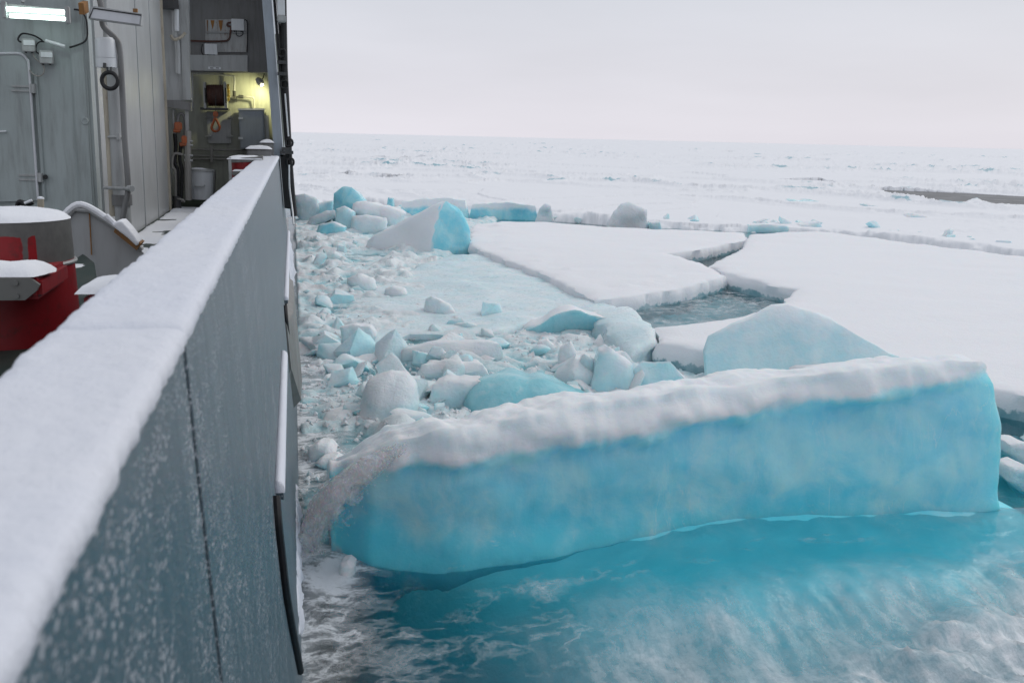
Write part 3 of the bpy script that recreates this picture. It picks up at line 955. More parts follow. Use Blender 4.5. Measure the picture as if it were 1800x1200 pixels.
# ---- the big tilted slab of blue ice
def build_slab():
    x0, x1 = float(SB[0, 0]) - 0.1, float(ST[-1, 0])
    xs = np.linspace(x0, x1, 230)
    zt = np.interp(xs, ST[:, 0], ST[:, 2])
    zt = zt + 0.035 * fbm(xs * 1.6, 0.2, 1, 4)
    zb = np.minimum(np.interp(xs, SBAND[:, 0], SBAND[:, 2]), zt - 0.02)
    yb = slab_y(xs)
    endr = sstep(x1 - 0.10, x1, xs)
    endl = sstep(x0 + 0.5, x0, xs)
    rows = []
    sn = []
    Wd = 1.5
    nF, nT = 54, 16
    zl = -1.3
    for k in range(nF):                                     # front face, bottom to top
        t = k / (nF - 1)
        z = zl + (zt - zl) * t
        lean = 0.22 * np.clip((z - 0.3) / np.maximum(zt - 0.3, 0.2), -0.5, 1)
        under = 0.06 * np.exp(-((z - 0.5) / 0.28) ** 2) - 0.05 * sstep(0.75, -0.1, z)      # the melted notch at the water line
        d = 0.10 * fbm(xs * 0.55, z * 0.8, 3.0, 3) + 0.03 * fbm(xs * 2.2, z * 1.6, 6.0, 4)
        inb = sstep(-0.10, 0.08, z - zb + 0.06 * fbm(xs * 2.6, 1.7, 2, 3))
        bulge = 0.10 * inb * (1 + 1.3 * fbm(xs * 1.5, z * 3.0, 8.0, 3)) + 0.035 * inb * fbm(xs * 5.5, z * 6.0, 4.0, 4)
        rnd = 0.22 * sstep(0.90, 1.0, t) ** 2
        y = yb + lean + under + d - bulge + rnd + 0.35 * endr * sstep(0.5, 1, endr) + 0.5 * endl
        rows.append(np.stack([xs + 0.20 * sstep(0.55, 1, (xs - x0) / (x1 - x0)) * (1 - np.clip((z - 0.3) / 1.6, 0, 1)), y, z - 0.12 * endr * t], 1))
        sn.append(np.clip(np.maximum(0.02 + 0.95 * sstep(-0.12 - 0.12 * pn(xs * 3.1, 2.2), 0.26, z - zb), 0.15 * sstep(0.25, -0.1, z)) + 0.55 * sstep(3.2, 0.8, xs) * np.clip(0.25 + fbm(xs * 1.3 + z * 0.9, z * 1.6 - xs * 0.5, 15.0, 4), 0, 0.8), 0, 1))
    yf = rows[-1][:, 1]
    for k in range(1, nT + 1):                               # top, front to back
        t = k / nT
        zz = zt + 0.05 * math.sin(min(t * 4, 1.6)) - 0.34 * t + 0.07 * fbm(xs * 1.7, t * 2.6, 5, 4)
        rows.append(np.stack([xs, yf + t * Wd * (1 - 0.45 * endr - 0.4 * endl), zz - 0.12 * endr], 1))
        sn.append(np.full(len(xs), 0.95))
    yk = rows[-1][:, 1]
    for k in range(1, 9):
        t = k / 8
        rows.append(np.stack([xs, yk + 0.15 * math.sin(t * 3) - 0.35 * t, rows[nF + nT - 1][:, 2] * (1 - t) + zl * t], 1))
        sn.append(np.full(len(xs), 0.4 * (1 - t)))
    V = np.stack(rows, 1)                                   # x, row
    nr = V.shape[1]
    fc = grid_faces(len(xs), nr).tolist()
    for i in range(len(xs) - 1): fc.append((i * nr, i * nr + nr - 1, (i + 1) * nr + nr - 1, (i + 1) * nr))
    fc.append(tuple(range(nr)))
    fc.append(tuple((len(xs) - 1) * nr + k for k in range(nr))[::-1])
    o = put('ice_slab', V.reshape(-1, 3), fc, M['slab'], smooth=True, attrs={'snow': np.stack(sn, 1).ravel()})
    bm = bmesh.new()
    bm.from_mesh(o.data)
    bmesh.ops.recalc_face_normals(bm, faces=bm.faces)
    bm.to_mesh(o.data)
    bm.free()
    tag(o, 'long bright blue ice slab standing on edge in the foreground, white crust on top', 'ice slab')
    # its drowned foot, an ice shelf under the water in front of the face
    xs = np.arange(-0.4, 12.2, 0.09)
    ys = np.arange(4.5, 12.0, 0.09)
    X, Y = np.meshgrid(xs, ys, indexing='ij')
    Vv = slab_y(X) - Y
    lob = 0.4 * pn(X * 0.9, Y * 0.05 + 3.1) + 0.22 * pn(X * 2.3 + 9, Y * 0.08)
    v2 = Vv + lob
    deep = np.interp(X, [0.3, 1.2, 2.2, 3.2, 4.5, 6], [-2.6, -2.0, -1.35, -0.75, -0.30, -0.17])
    ridge = shelf_top(X) + deep + 0.06
    fil = sstep(np.interp(X, [0.5, 1.6, 3.0, 5.0], [0.6, 0.9, 2.0, 1.7]), -0.05, Vv) ** (1.0 + 1.8 * sstep(3.0, 6, X))
    notch = -0.22 * np.exp(-((Vv - 0.55) / 0.45) ** 2) * sstep(11.5, 9, X) * sstep(3.5, 5.5, X)
    Z = ridge + notch - 1.15 * sstep(1.35, 3.8, v2) - 0.5 * sstep(3.2, 5.5, v2) + 0.05 * fbm(X * 0.9, Y * 0.6, 4, 4)
    Z = Z + 0.05 * pn(X * 2.2 + 0.6 * pn(X, Y), Y * 0.6, 2.0) * sstep(1.0, 1.9, v2)
    Z = Z + fil * (shelf_top(X) - 0.012 + 0.045 * sstep(0.10, -0.12, Vv) * sstep(1.0, 2.2, X) * sstep(8.6, 7.6, X) - Z) * sstep(0.2, 1.3, X) * sstep(11.5, 9.6, X)
    Z = Z - 1.3 * sstep(9.15, 9.7, X) * sstep(0.9, 0.2, Vv)
    edge = np.minimum(np.minimum(X + 0.4, 12.1 - X), np.minimum(Y - 4.5, 5.0))
    Z = Z - 1.2 * sstep(0.7, 0.0, edge)
    put('foot', np.stack([X.ravel(), Y.ravel(), Z.ravel()], 1), grid_faces(len(xs), len(ys)), M['foot'], parent=o, smooth=True,
        attrs={'snow': np.clip(0.12 + 0.34 * sstep(0.6, 1.9, v2), 0, 1)}, label='drowned blue ice shelf awash with water')
    return o
SLAB = build_slab()

# ---- blocks whose outline the photograph shows
def traced(name, px, base_py, thick, mat, label, lean=0.0, base_s=0.2, upk=0.9, nz=0.05, bulge=0.12, back=0.8, cat='ice block', gs=None, drop=0.35, seed=None, group=None, base_px=None, grad=0.0):
    seed = seed or (abs(hash((px[0], len(px)))) % 97 + 3)
    cxp = sum(p[0] for p in px) / len(px)
    D = dist_at(base_px or cxp, base_py, 0.0)
    P = np.array([onD(a, b, D) for a, b in px])
    c = P.mean(0)
    u = (P - c) @ R0
    w = P[:, 2]
    lowz = min(w)
    w = np.where(w < lowz + 0.14 * (max(w) - lowz), min(lowz, 0) - drop, w)
    size = max(u.max() - u.min(), w.max() - w.min())
    gs = gs or size / 16
    B = densify(np.stack([u, w], 1), gs * 0.8, gs * 0.30, seed)
    lo, hi = B.min(0), B.max(0)
    gx, gy = np.meshgrid(np.arange(lo[0], hi[0], gs), np.arange(lo[1], hi[1], gs), indexing='ij')
    Q = np.stack([gx.ravel(), gy.ravel()], 1) + np.random.default_rng(seed).uniform(-0.3, 0.3, (gx.size, 2)) * gs
    Q = Q[inside_poly(Q, B)]
    if len(Q): Q = Q[dist_poly(Q, B) > gs * 0.5]
    V2, Fc, _ = cdt(B, Q)
    d = dist_poly(V2, B)
    edge_w = size * 0.10
    dep = -bulge * size * (1 - np.exp(-d / edge_w)) + size * nz * 1.6 * fbm(V2[:, 0] / size * 2.2, V2[:, 1] / size * 2.2, seed, 3)
    def W(uv, dp, zz=None): return c[None, :2] + uv[:, :1] * R0[None, :2] + (dp + lean * (uv[:, 1] - lowz))[:, None] * FH[None, :2]
    xy = W(V2, dep)
    verts = np.concatenate([xy, V2[:, 1:2]], 1).tolist()
    faces = list(Fc)
    cnt = set()
    for f_ in Fc:
        for a, b in zip(f_, f_[1:] + f_[:1]): cnt.add((a, b))
    nxt = {a: b for (a, b) in cnt if (b, a) not in cnt}
    s = next(iter(nxt))
    lp = [s]
    while nxt.get(lp[-1]) not in (None, s) and len(lp) < 5000: lp.append(nxt[lp[-1]])
    LB = np.array([V2[i] for i in lp])
    cc = LB.mean(0)
    prev = lp
    for r_ in range(1, 6):
        t = r_ / 5
        sc = 1 - (1 - back) * t ** 1.5
        zz = LB[:, 1].copy()
        q = np.stack([cc[0] + (LB[:, 0] - cc[0]) * sc, np.where(zz > lowz, lowz + (zz - lowz) * (1 - (1 - back) * t), zz)], 1)
        q = q + size * nz * 0.6 * np.stack([fbm(LB[:, 0] / size * 4, LB[:, 1] / size * 4, seed + t * 2, 3), fbm(LB[:, 0] / size * 4, LB[:, 1] / size * 4, seed + 5 + t * 2, 3)], 1)
        xy = W(q, np.full(len(q), thick * t) + 0.0)
        n0 = len(verts)
        verts += np.concatenate([xy, q[:, 1:2]], 1).tolist()
        cur = list(range(n0, n0 + len(lp)))
        for k in range(len(lp)):
            k2 = (k + 1) % len(lp)
            faces.append((prev[k2], prev[k], cur[k], cur[k2]))
        prev = cur
    faces.append(tuple(prev))
    o = put(name, verts, faces, mat, smooth=True)
    bm = bmesh.new()
    bm.from_mesh(o.data)
    bmesh.ops.recalc_face_normals(bm, faces=bm.faces)
    bmesh.ops.smooth_vert(bm, verts=bm.verts, factor=0.35, use_axis_x=True, use_axis_y=True, use_axis_z=True)
    bm.normal_update()
    nzv = [v.normal.z for v in bm.verts]
    zv = [v.co.z + ORG[o.name].z for v in bm.verts]
    bm.to_mesh(o.data)
    bm.free()
    at = o.data.attributes.new('snow', 'FLOAT', 'POINT')
    at.data.foreach_set('value', np.clip(base_s + upk * np.clip(np.array(nzv), 0, 1) + grad * np.clip((np.array(zv) - max(0, lowz)) / max(0.1, float(P[:, 2].max()) - max(0, lowz)), 0, 1) ** 1.5, -1, 1.2).astype(np.float32))
    o.data.set_sharp_from_angle(angle=R(50))
    tag(o, label, cat, group)
    return o
BLOCKS = [
    # outline, base row, thickness, material, label, kwargs
    ([(1243, 672), (1246, 628), (1258, 602), (1300, 583), (1345, 569), (1385, 551), (1412, 548), (1470, 568), (1530, 598), (1602, 634), (1600, 690), (1400, 700)], 690, 0.7, 'ice', 'tall pale cyan ice plate leaning behind the big blue slab', dict(lean=0.65, base_s=0.15, upk=0.35, back=0.9, bulge=0.02, nz=0.03, grad=0.35)),
    ([(1030, 688), (1045, 652), (1056, 622), (1072, 612), (1115, 642), (1121, 690), (1080, 698)], 698, 1.3, 'ice', 'faceted grey-blue ice block with a pointed snowy ridge', dict(lean=0.2, base_s=0.12)),
    ([(1113, 694), (1115, 652), (1130, 638), (1180, 637), (1193, 653), (1216, 676), (1214, 694)], 700, 0.35, 'ice', 'thin translucent pale green ice plate right of the faceted block', dict(base_s=0.1, bulge=0.03, lean=0.3)),
    ([(1203, 690), (1240, 666), (1275, 655), (1287, 668), (1288, 690)], 695, 0.5, 'frost', 'low frosty wedge of ice just behind the blue slab crest', {}),
    ([(1003, 678), (1010, 642), (1028, 620), (1042, 632), (1046, 662), (1036, 684)], 685, 0.6, 'frost', 'upright rounded white ice lump left of the faceted block', dict(base_s=0.4)),
    ([(973, 648), (985, 612), (1003, 600), (1019, 628), (1008, 650)], 655, 0.6, 'frost', 'small pointed white ice lump behind the upright rounded one', dict(base_s=0.35)),
    ([(935, 622), (945, 602), (962, 597), (978, 610), (976, 625)], 628, 0.6, 'frost', 'small white ice cube below the blue-shadowed wedge', dict(base_s=0.4)),
    ([(1050, 640), (1075, 622), (1100, 618), (1118, 640), (1110, 655)], 655, 0.6, 'frost', 'white ice lump directly behind the faceted block', dict(base_s=0.4)),
    ([(812, 712), (820, 686), (850, 671), (890, 666), (960, 672), (1010, 690), (1042, 708), (1000, 722), (850, 724)], 722, 1.1, 'teal', 'large smooth teal ice boulder behind the crest of the blue slab', dict(base_s=-0.1, upk=0.35, bulge=0.25, lean=0.5)),
    ([(742, 712), (760, 676), (790, 668), (850, 670), (836, 690), (815, 714)], 714, 0.9, 'frost', 'white ice slab left of the smooth teal boulder', dict(base_s=0.3)),
    ([(612, 735), (640, 676), (680, 662), (712, 668), (730, 690), (737, 718), (700, 742), (640, 745)], 742, 1.0, 'frost', 'big rounded frosty boulder nearest the hull', dict(base_s=0.25, bulge=0.3, lean=0.5)),
    ([(690, 634), (705, 613), (760, 604), (840, 601), (878, 604), (886, 622), (880, 636), (800, 638)], 640, 0.8, 'frost', 'long narrow white plank of ice floating across the slush', dict(base_s=0.35, drop=0.1)),
    ([(722, 662), (740, 640), (800, 636), (850, 640), (862, 660), (800, 668)], 668, 0.7, 'frost', 'shorter white ice plank in front of the long narrow one', dict(base_s=0.35, drop=0.1)),
    ([(597, 574), (620, 570), (650, 573), (662, 592), (642, 608), (606, 604)], 607, 0.8, 'frost', 'square white ice block with a shaded left face, standing on the half-sunk floe', dict(base_s=0.3)),
    ([(744, 553), (747, 525), (758, 520), (790, 535), (802, 552), (770, 560)], 558, 0.7, 'frost', 'tilted wedge of white ice on the middle of the half-sunk floe', dict(base_s=0.35)),
    ([(674, 520), (676, 508), (690, 503), (710, 507), (716, 518), (700, 526)], 525, 0.7, 'frost', 'small mushroom-shaped white ice lump on the half-sunk floe', dict(base_s=0.4, bulge=0.3)),
    ([(606, 512), (610, 488), (630, 480), (655, 490), (662, 508), (635, 516)], 514, 0.9, 'frost', 'round frosty lump with a dark left side near the hull', dict(base_s=0.25, bulge=0.3)),
    ([(880, 588), (930, 575), (985, 545), (1010, 538), (1050, 552), (1078, 562), (1060, 585), (1000, 580), (940, 592)], 592, 1.4, 'teal', 'raised blue-shadowed ice wedge at the front lip of the half-sunk floe', dict(base_s=-0.05, upk=1.2, lean=-0.3, bulge=0.02)),
    ([(1060, 585), (1066, 568), (1083, 557), (1085, 580)], 588, 0.15, 'ice', 'thin upright shard of ice beside the blue-shadowed wedge', dict(base_s=0.05, bulge=0.02)),
    ([(538, 806), (542, 788), (558, 779), (578, 782), (590, 796), (578, 806)], 806, 0.5, 'frost', 'smooth white egg-shaped ice lump floating close to the hull', dict(base_s=0.5, bulge=0.3, drop=0.1)),
    ([(552, 816), (565, 804), (590, 803), (600, 812), (585, 820)], 820, 0.4, 'frost', 'flat grey ice lump under the white egg-shaped one', dict(base_s=0.2, bulge=0.3, drop=0.1)),
    ([(592, 1005), (598, 988), (612, 984), (624, 994), (622, 1008)], 1010, 0.25, 'frost', 'single small ice ball in the dark water at the left foot of the blue slab', dict(base_s=0.4, bulge=0.3, drop=0.1)),
    # far heap
    ([(583, 380), (585, 340), (597, 331), (606, 326), (618, 328), (630, 340), (641, 352), (641, 380)], 400, 2.2, 'cyan', 'tall turquoise ice block at the back of the heap by the bow', dict(base_s=-0.02, upk=0.7)),
    ([(617, 372), (620, 357), (640, 354), (690, 365), (714, 376), (702, 382), (640, 378)], 405, 2.2, 'frost', 'flat grey-white ice tablet lying on top of the heap', dict(base_s=0.45, drop=0.02)),
    ([(615, 410), (618, 380), (640, 377), (678, 383), (680, 405), (650, 412)], 412, 1.8, 'frost', 'square grey-white block under the flat ice tablet', dict(base_s=0.45)),
    ([(523, 398), (545, 382), (572, 370), (586, 368), (591, 382), (560, 396), (540, 402)], 402, 1.5, 'frost', 'slanted pinkish-grey ice plank leaning in the heap by the bow', dict(base_s=0.4)),
    ([(588, 404), (590, 366), (606, 361), (622, 372), (622, 400)], 408, 1.4, 'ice', 'upright turquoise ice block left of the square grey-white one', dict(base_s=0.05)),
    ([(515, 372), (518, 342), (535, 340), (556, 348), (562, 370), (540, 380)], 392, 1.6, 'frost', 'pinkish ice lump touching the ship side at the heap', dict(base_s=0.4)),
    ([(548, 412), (560, 394), (585, 388), (608, 400), (600, 416)], 416, 1.2, 'cyan', 'low cyan ice lump at the foot of the heap', dict(base_s=0.05)),
    ([(545, 372), (560, 356), (585, 352), (590, 372)], 392, 1.4, 'ice', 'small cyan ice block behind the slanted plank', dict(base_s=0.1)),
    ([(655, 392), (662, 374), (680, 372), (702, 384), (700, 396)], 404, 1.4, 'ice', 'pale cyan block right of the square grey-white one', dict(base_s=0.15)),
    ([(700, 376), (705, 356), (730, 350), (780, 347), (818, 352), (826, 376)], 384, 3.0, 'cyan', 'long blue-sided ice ledge behind the upturned slab', dict(base_s=-0.1, upk=1.0, bulge=0.02, grad=1.5, nz=0.08)),
    ([(818, 380), (830, 358), (870, 355), (905, 356), (942, 361), (946, 382)], 386, 3.0, 'cyan', 'blue-sided snow-topped ledge just right of the upturned slab', dict(base_s=-0.1, upk=1.0, bulge=0.02, grad=1.5, nz=0.08)),
    ([(676, 358), (682, 346), (690, 347), (694, 360)], 376, 1.0, 'teal', 'tiny teal peak of ice left of the long ledge', dict()),
    ([(1062, 394), (1078, 376), (1090, 358), (1105, 354), (1138, 368), (1141, 400)], 402, 2.0, 'frost', 'lone grey-white ice block standing behind the pointed floe', dict(base_s=0.65)),
    ([(1141, 402), (1142, 390), (1160, 389), (1168, 401)], 404, 1.5, 'ice', 'low cyan ice stub at the foot of the lone grey-white block', dict()),
    ([(938, 388), (948, 366), (958, 357), (968, 360), (978, 386)], 390, 1.6, 'frost', 'white ice cone at the far left corner of the pointed floe', dict(base_s=0.6)),
    ([(1310, 406), (1318, 396), (1345, 393), (1385, 396), (1392, 407)], 409, 1.6, 'ice', 'low turquoise ledge where the broad floe meets the pack', dict(base_s=0.0)),
    ([(1396, 405), (1410, 395), (1440, 390), (1450, 404)], 408, 1.6, 'ice', 'turquoise ice slab beside the low ledge, on its right', dict(base_s=0.05)),
    ([(1362, 358), (1390, 351), (1440, 353), (1446, 361), (1400, 362)], 363, 2.5, 'ice', 'flat cyan ice cake lying on the far pack', dict(base_s=0.0, upk=0.4)),
    ([(1516, 366), (1520, 358), (1545, 362), (1562, 368), (1540, 370)], 371, 1.5, 'teal', 'dark tilted ice slab at the crack in the far pack', dict()),
    ([(1560, 378), (1575, 370), (1588, 372), (1588, 380)], 382, 1.5, 'ice', 'small cyan block right of the dark tilted slab', dict()),
    ([(1595, 384), (1605, 375), (1630, 380), (1642, 390)], 391, 1.8, 'ice', 'pale blue hump right of the crack in the far pack', dict(base_s=0.2)),
    ([(1690, 388), (1700, 378), (1750, 376), (1762, 384)], 390, 2.0, 'ice', 'blue-grey hump on the far pack below the open lead', dict(base_s=0.25)),
    ([(1640, 432), (1660, 424), (1680, 420), (1692, 434)], 436, 1.5, 'ice', 'pale hump on the rubble rim behind the broad floe', dict(base_s=0.5)),
    ([(1776, 800), (1778, 782), (1800, 778), (1830, 790), (1830, 812)], 815, 0.7, 'frost', 'white ice lump at the right picture edge beside the blue slab', dict(base_s=0.5)),
    ([(1778, 850), (1784, 826), (1810, 820), (1840, 840), (1840, 862)], 862, 0.7, 'frost', 'larger white ice lump in front of the one at the right edge', dict(base_s=0.5)),
]
for px, bp_, th, mt, lab, kw in BLOCKS:
    traced('ice_block', px, bp_, th, M[mt], lab, **kw)

# the upturned slab at the centre of the heap: a wedge with a grey snowy back and a cyan broken face
def hull_mesh(pts, cuts, nz, seed, sm=0.4, it=1):
    bm = bmesh.new()
    for p in pts: bm.verts.new([float(c) for c in p])
    r = bmesh.ops.convex_hull(bm, input=bm.verts)
    bmesh.ops.delete(bm, geom=[g for g in r['geom_interior'] if isinstance(g, bmesh.types.BMVert)], context='VERTS')
    bmesh.ops.triangulate(bm, faces=bm.faces)
    bmesh.ops.subdivide_edges(bm, edges=bm.edges[:], cuts=cuts, use_grid_fill=True)
    for _ in range(it): bmesh.ops.smooth_vert(bm, verts=bm.verts, factor=sm, use_axis_x=True, use_axis_y=True, use_axis_z=True)
    bm.normal_update()
    co = np.array([tuple(v.co) for v in bm.verts])
    sz = np.ptp(co, axis=0).max()
    dn = nz * sz * fbm(co[:, 0] / sz * 3, co[:, 1] / sz * 3, co[:, 2] / sz * 3 + seed, 4)
    for v, d in zip(bm.verts, dn): v.co += v.normal * float(d)
    bm.normal_update()
    return bm
def bm_obj(name, bm, mat, base_s, upk, shift=None, sharp=40, snowfun=None):
    bmesh.ops.recalc_face_normals(bm, faces=bm.faces)
    bm.normal_update()
    bm.verts.index_update()
    V = np.array([tuple(v.co) for v in bm.verts])
    nzv = np.array([v.normal.z for v in bm.verts])
    nv = np.array([tuple(v.normal) for v in bm.verts])
    s = np.clip(base_s + upk * np.clip(nzv, 0, 1), -1, 1.2) if snowfun is None else snowfun(V, nv)
    o = put(name, V, [[v.index for v in f_.verts] for f_ in bm.faces], mat, smooth=True, attrs={'snow': s})
    bm.free()
    o.data.set_sharp_from_angle(angle=R(sharp))
    return o
D0 = dist_at(760, 446, 0.0)
pk = [onD(772, 357, D0 + 0.5), onD(785, 350, D0 + 0.6), onD(805, 360, D0 + 0.9), onD(826, 398, D0 + 0.7), onD(829, 432, D0 + 0.3),
      onD(829, 455, D0 + 0.3), onD(755, 462, D0 - 0.6), onD(752, 440, D0 - 0.5), onD(640, 452, D0 + 0.6), onD(645, 424, D0 + 0.6), onD(690, 398, D0 + 1.0), onD(735, 372, D0 + 0.9),
      onD(690, 440, D0 + 3.2), onD(810, 440, D0 + 2.6), onD(790, 370, D0 + 1.8)]
o = bm_obj('ice_slab', hull_mesh(pk, 7, 0.03, 3.0), M['cyan'], 0, 0,
           snowfun=lambda V, n: np.clip(1.0 - 1.5 * sstep(0.1, 0.7, n @ (0.9 * R0 - 0.25 * FH)), -0.2, 1))
tag(o, 'upturned wedge of ice with grey snowy back and bright cyan right face', 'ice slab')

# ---- countable brash lumps (each its own object, shared meshes)
def lump_mesh(k):
    rg = np.random.default_rng(100 + k)
    q = rg.normal(size=(13, 3))
    q /= np.linalg.norm(q, axis=1)[:, None]
    q *= rg.uniform(0.75, 1.0, (13, 1))
    flat = k % 3 == 1
    q *= np.array([1.0, rg.uniform(0.6, 0.95), rg.uniform(0.16, 0.26) if flat else rg.uniform(0.4, 0.75)])
    bm = hull_mesh(q, 3, 0.035, k * 1.7, sm=0.35 if k % 2 else 0.5, it=0 if k % 2 else 1)
    bm.verts.index_update()
    me = bpy.data.meshes.new('brash_lump')
    nzv = np.array([v.normal.z for v in bm.verts])
    bm.to_mesh(me)
    bm.free()
    at = me.attributes.new('snow', 'FLOAT', 'POINT')
    at.data.foreach_set('value', np.clip(0.22 + 0.55 * nzv, -0.2, 1).astype(np.float32))
    me.polygons.foreach_set('use_smooth', [True] * len(me.polygons))
    me.set_sharp_from_angle(angle=R(38))
    me.materials.append(M['ice'] if k % 3 == 0 else M['frost'])
    return me
LUMPS = [lump_mesh(k) for k in range(16)]
def lumps(count, sampler, smin, smax, label, group, name='brash_lump', key=1, zr=(-0.15, 0.25), cat='ice lump', ride=False):
    rg = np.random.default_rng(key)
    n = 0
    while n < count:
        px, py = sampler(rg)
        p = onz(px, py, 0.05)
        z0 = max(0.0, float(slush_z(p[0], p[1])[0]) - 0.04) if ride else 0.02
        p = onz(px, py, z0)
        if p[0] < hull_x(p[1], 0) + 0.25: continue
        s = smin * (smax / smin) ** rg.random() ** 1.6 if False else smin + (smax - smin) * rg.random() ** 2.2
        kk = int(rg.integers(len(LUMPS)))
        o = bpy.data.objects.new(name, LUMPS[kk])
        COL.objects.link(o)
        o.location = (p[0], p[1], z0 + s * float(rg.uniform(*zr)))
        o.scale = (s, s * float(rg.uniform(0.7, 1.1)), s * float(rg.uniform(0.75, 1.15)))
        o.rotation_euler = (float(rg.normal(0, 0.5)), float(rg.normal(0, 0.5)), float(rg.uniform(0, 6.3)))
        tag(o, label(kk, px, py) if callable(label) else label, cat, group)
        n += 1
def s_brash(rg):
    while True:
        px, py = rg.uniform(525, 1130), 415 + 335 * rg.random() ** 0.8
        lim = np.interp(py, [400, 445, 520, 560, 600, 640, 690, 750], [640, 720, 640, 900, 1130, 1130, 1210, 800])
        lo = np.interp(py, [400, 600, 690, 750], [525, 540, 560, 600])
        if lo < px < lim and rg.random() < (0.35 if (600 < px < 1000 and 470 < py < 590) else 1): return px, py
def brash_label(k, px, py):
    look = ('pale cyan ' if k % 3 == 0 else 'white ') + ('flat ice plate' if k % 3 == 1 else 'angular ice lump' if k % 2 else 'rounded ice lump')
    if py < 470: where = 'in the far slush below the upturned wedge'
    elif py < 600: where = 'beside the half-sunk floe, ' + ('near the hull' if px < 640 else 'away from the hull')
    else: where = 'in slush behind the blue slab, ' + ('near the hull' if px < 700 else 'away from the hull')
    return 'loose ' + look + ' ' + where
lumps(215, s_brash, 0.14, 0.85, brash_label, 'brash ice lumps', key=5, ride=True)
lumps(34, lambda rg: (lambda t: (1300 + 520 * t, float(np.interp(1300 + 520 * t, [1300, 1440, 1600, 1800, 1850], [402, 404, 424, 446, 452])) - abs(rg.normal(0, 3.5))))(rg.random()), 0.3, 0.8,
      'small broken ice piece in the rubble rim behind the broad smooth floe', 'rubble behind the broad floe', key=6, zr=(0.3, 0.7))
lumps(26, lambda rg: (rg.uniform(690, 1300), 0) if False else (lambda x: (x, float(np.interp(x, [640, 820, 960, 1300], [366, 384, 389, 402])) - abs(rg.normal(0, 2.5))))(rg.uniform(640, 1300)), 0.3, 0.75,
      'small broken ice piece in the rubble rim behind the pointed floe', 'rubble behind the pointed floe', key=7, zr=(0.3, 0.7))
lumps(12, lambda rg: (rg.uniform(1788, 1850), rg.uniform(740, 900)), 0.15, 0.4, 'small ice piece in the water between blue slab and broad floe', 'pieces right of the blue slab', key=8)
lumps(10, lambda rg: (rg.uniform(1190, 1260), rg.uniform(652, 690)), 0.10, 0.22, 'small ice piece jammed under the front edge of the broad floe', 'pieces under the broad floe', key=9)

# fine brash: thousands of crumbs, one mass
def build_crumbs():
    rg = np.random.default_rng(12)
    tv = np.array([(1, 0, -.4), (-.5, .87, -.4), (-.5, -.87, -.4), (0.1, 0, .8), (-0.9, 0.1, 0.3), (0.5, -0.7, 0.4)])
    bm = bmesh.new()
    for p in tv: bm.verts.new(p)
    bmesh.ops.convex_hull(bm, input=bm.verts)
    bm.verts.index_update()
    tf = np.array([[v.index for v in f_.verts] for f_ in bm.faces])
    bm.free()
    vs_, fs_ = [], []
    n = 0
    while n < 1000:
        px, py = s_brash(rg) if rg.random() < 0.8 else (rg.uniform(525, 700), rg.uniform(640, 860))
        p = onz(px, py, 0.05)
        p = np.array([p[0], p[1], max(0.0, float(slush_z(p[0], p[1])[0]))])
        if p[0] < hull_x(p[1], 0) + 0.05: continue
        s = rg.uniform(0.015, 0.06) * (1 + p[1] * 0.02)
        a = rg.uniform(0, 6.3)
        ca, sa = math.cos(a), math.sin(a)
        q = tv * s * rg.uniform(0.6, 1.3, 3)
        q = np.stack([q[:, 0] * ca - q[:, 1] * sa, q[:, 0] * sa + q[:, 1] * ca, q[:, 2]], 1) + p + np.array([0, 0, rg.uniform(0, 0.02)])
        vs_.append(q)
        fs_.append(tf + 6 * n)
        n += 1
    o = put('brash_crumbs', np.concatenate(vs_), np.concatenate(fs_), M['frost'], attrs={'snow': np.full(6 * n, 0.8)})
    tag(o, 'fine crumbs of ice scattered through the slush', 'ice crumbs', kind='stuff')
build_crumbs()

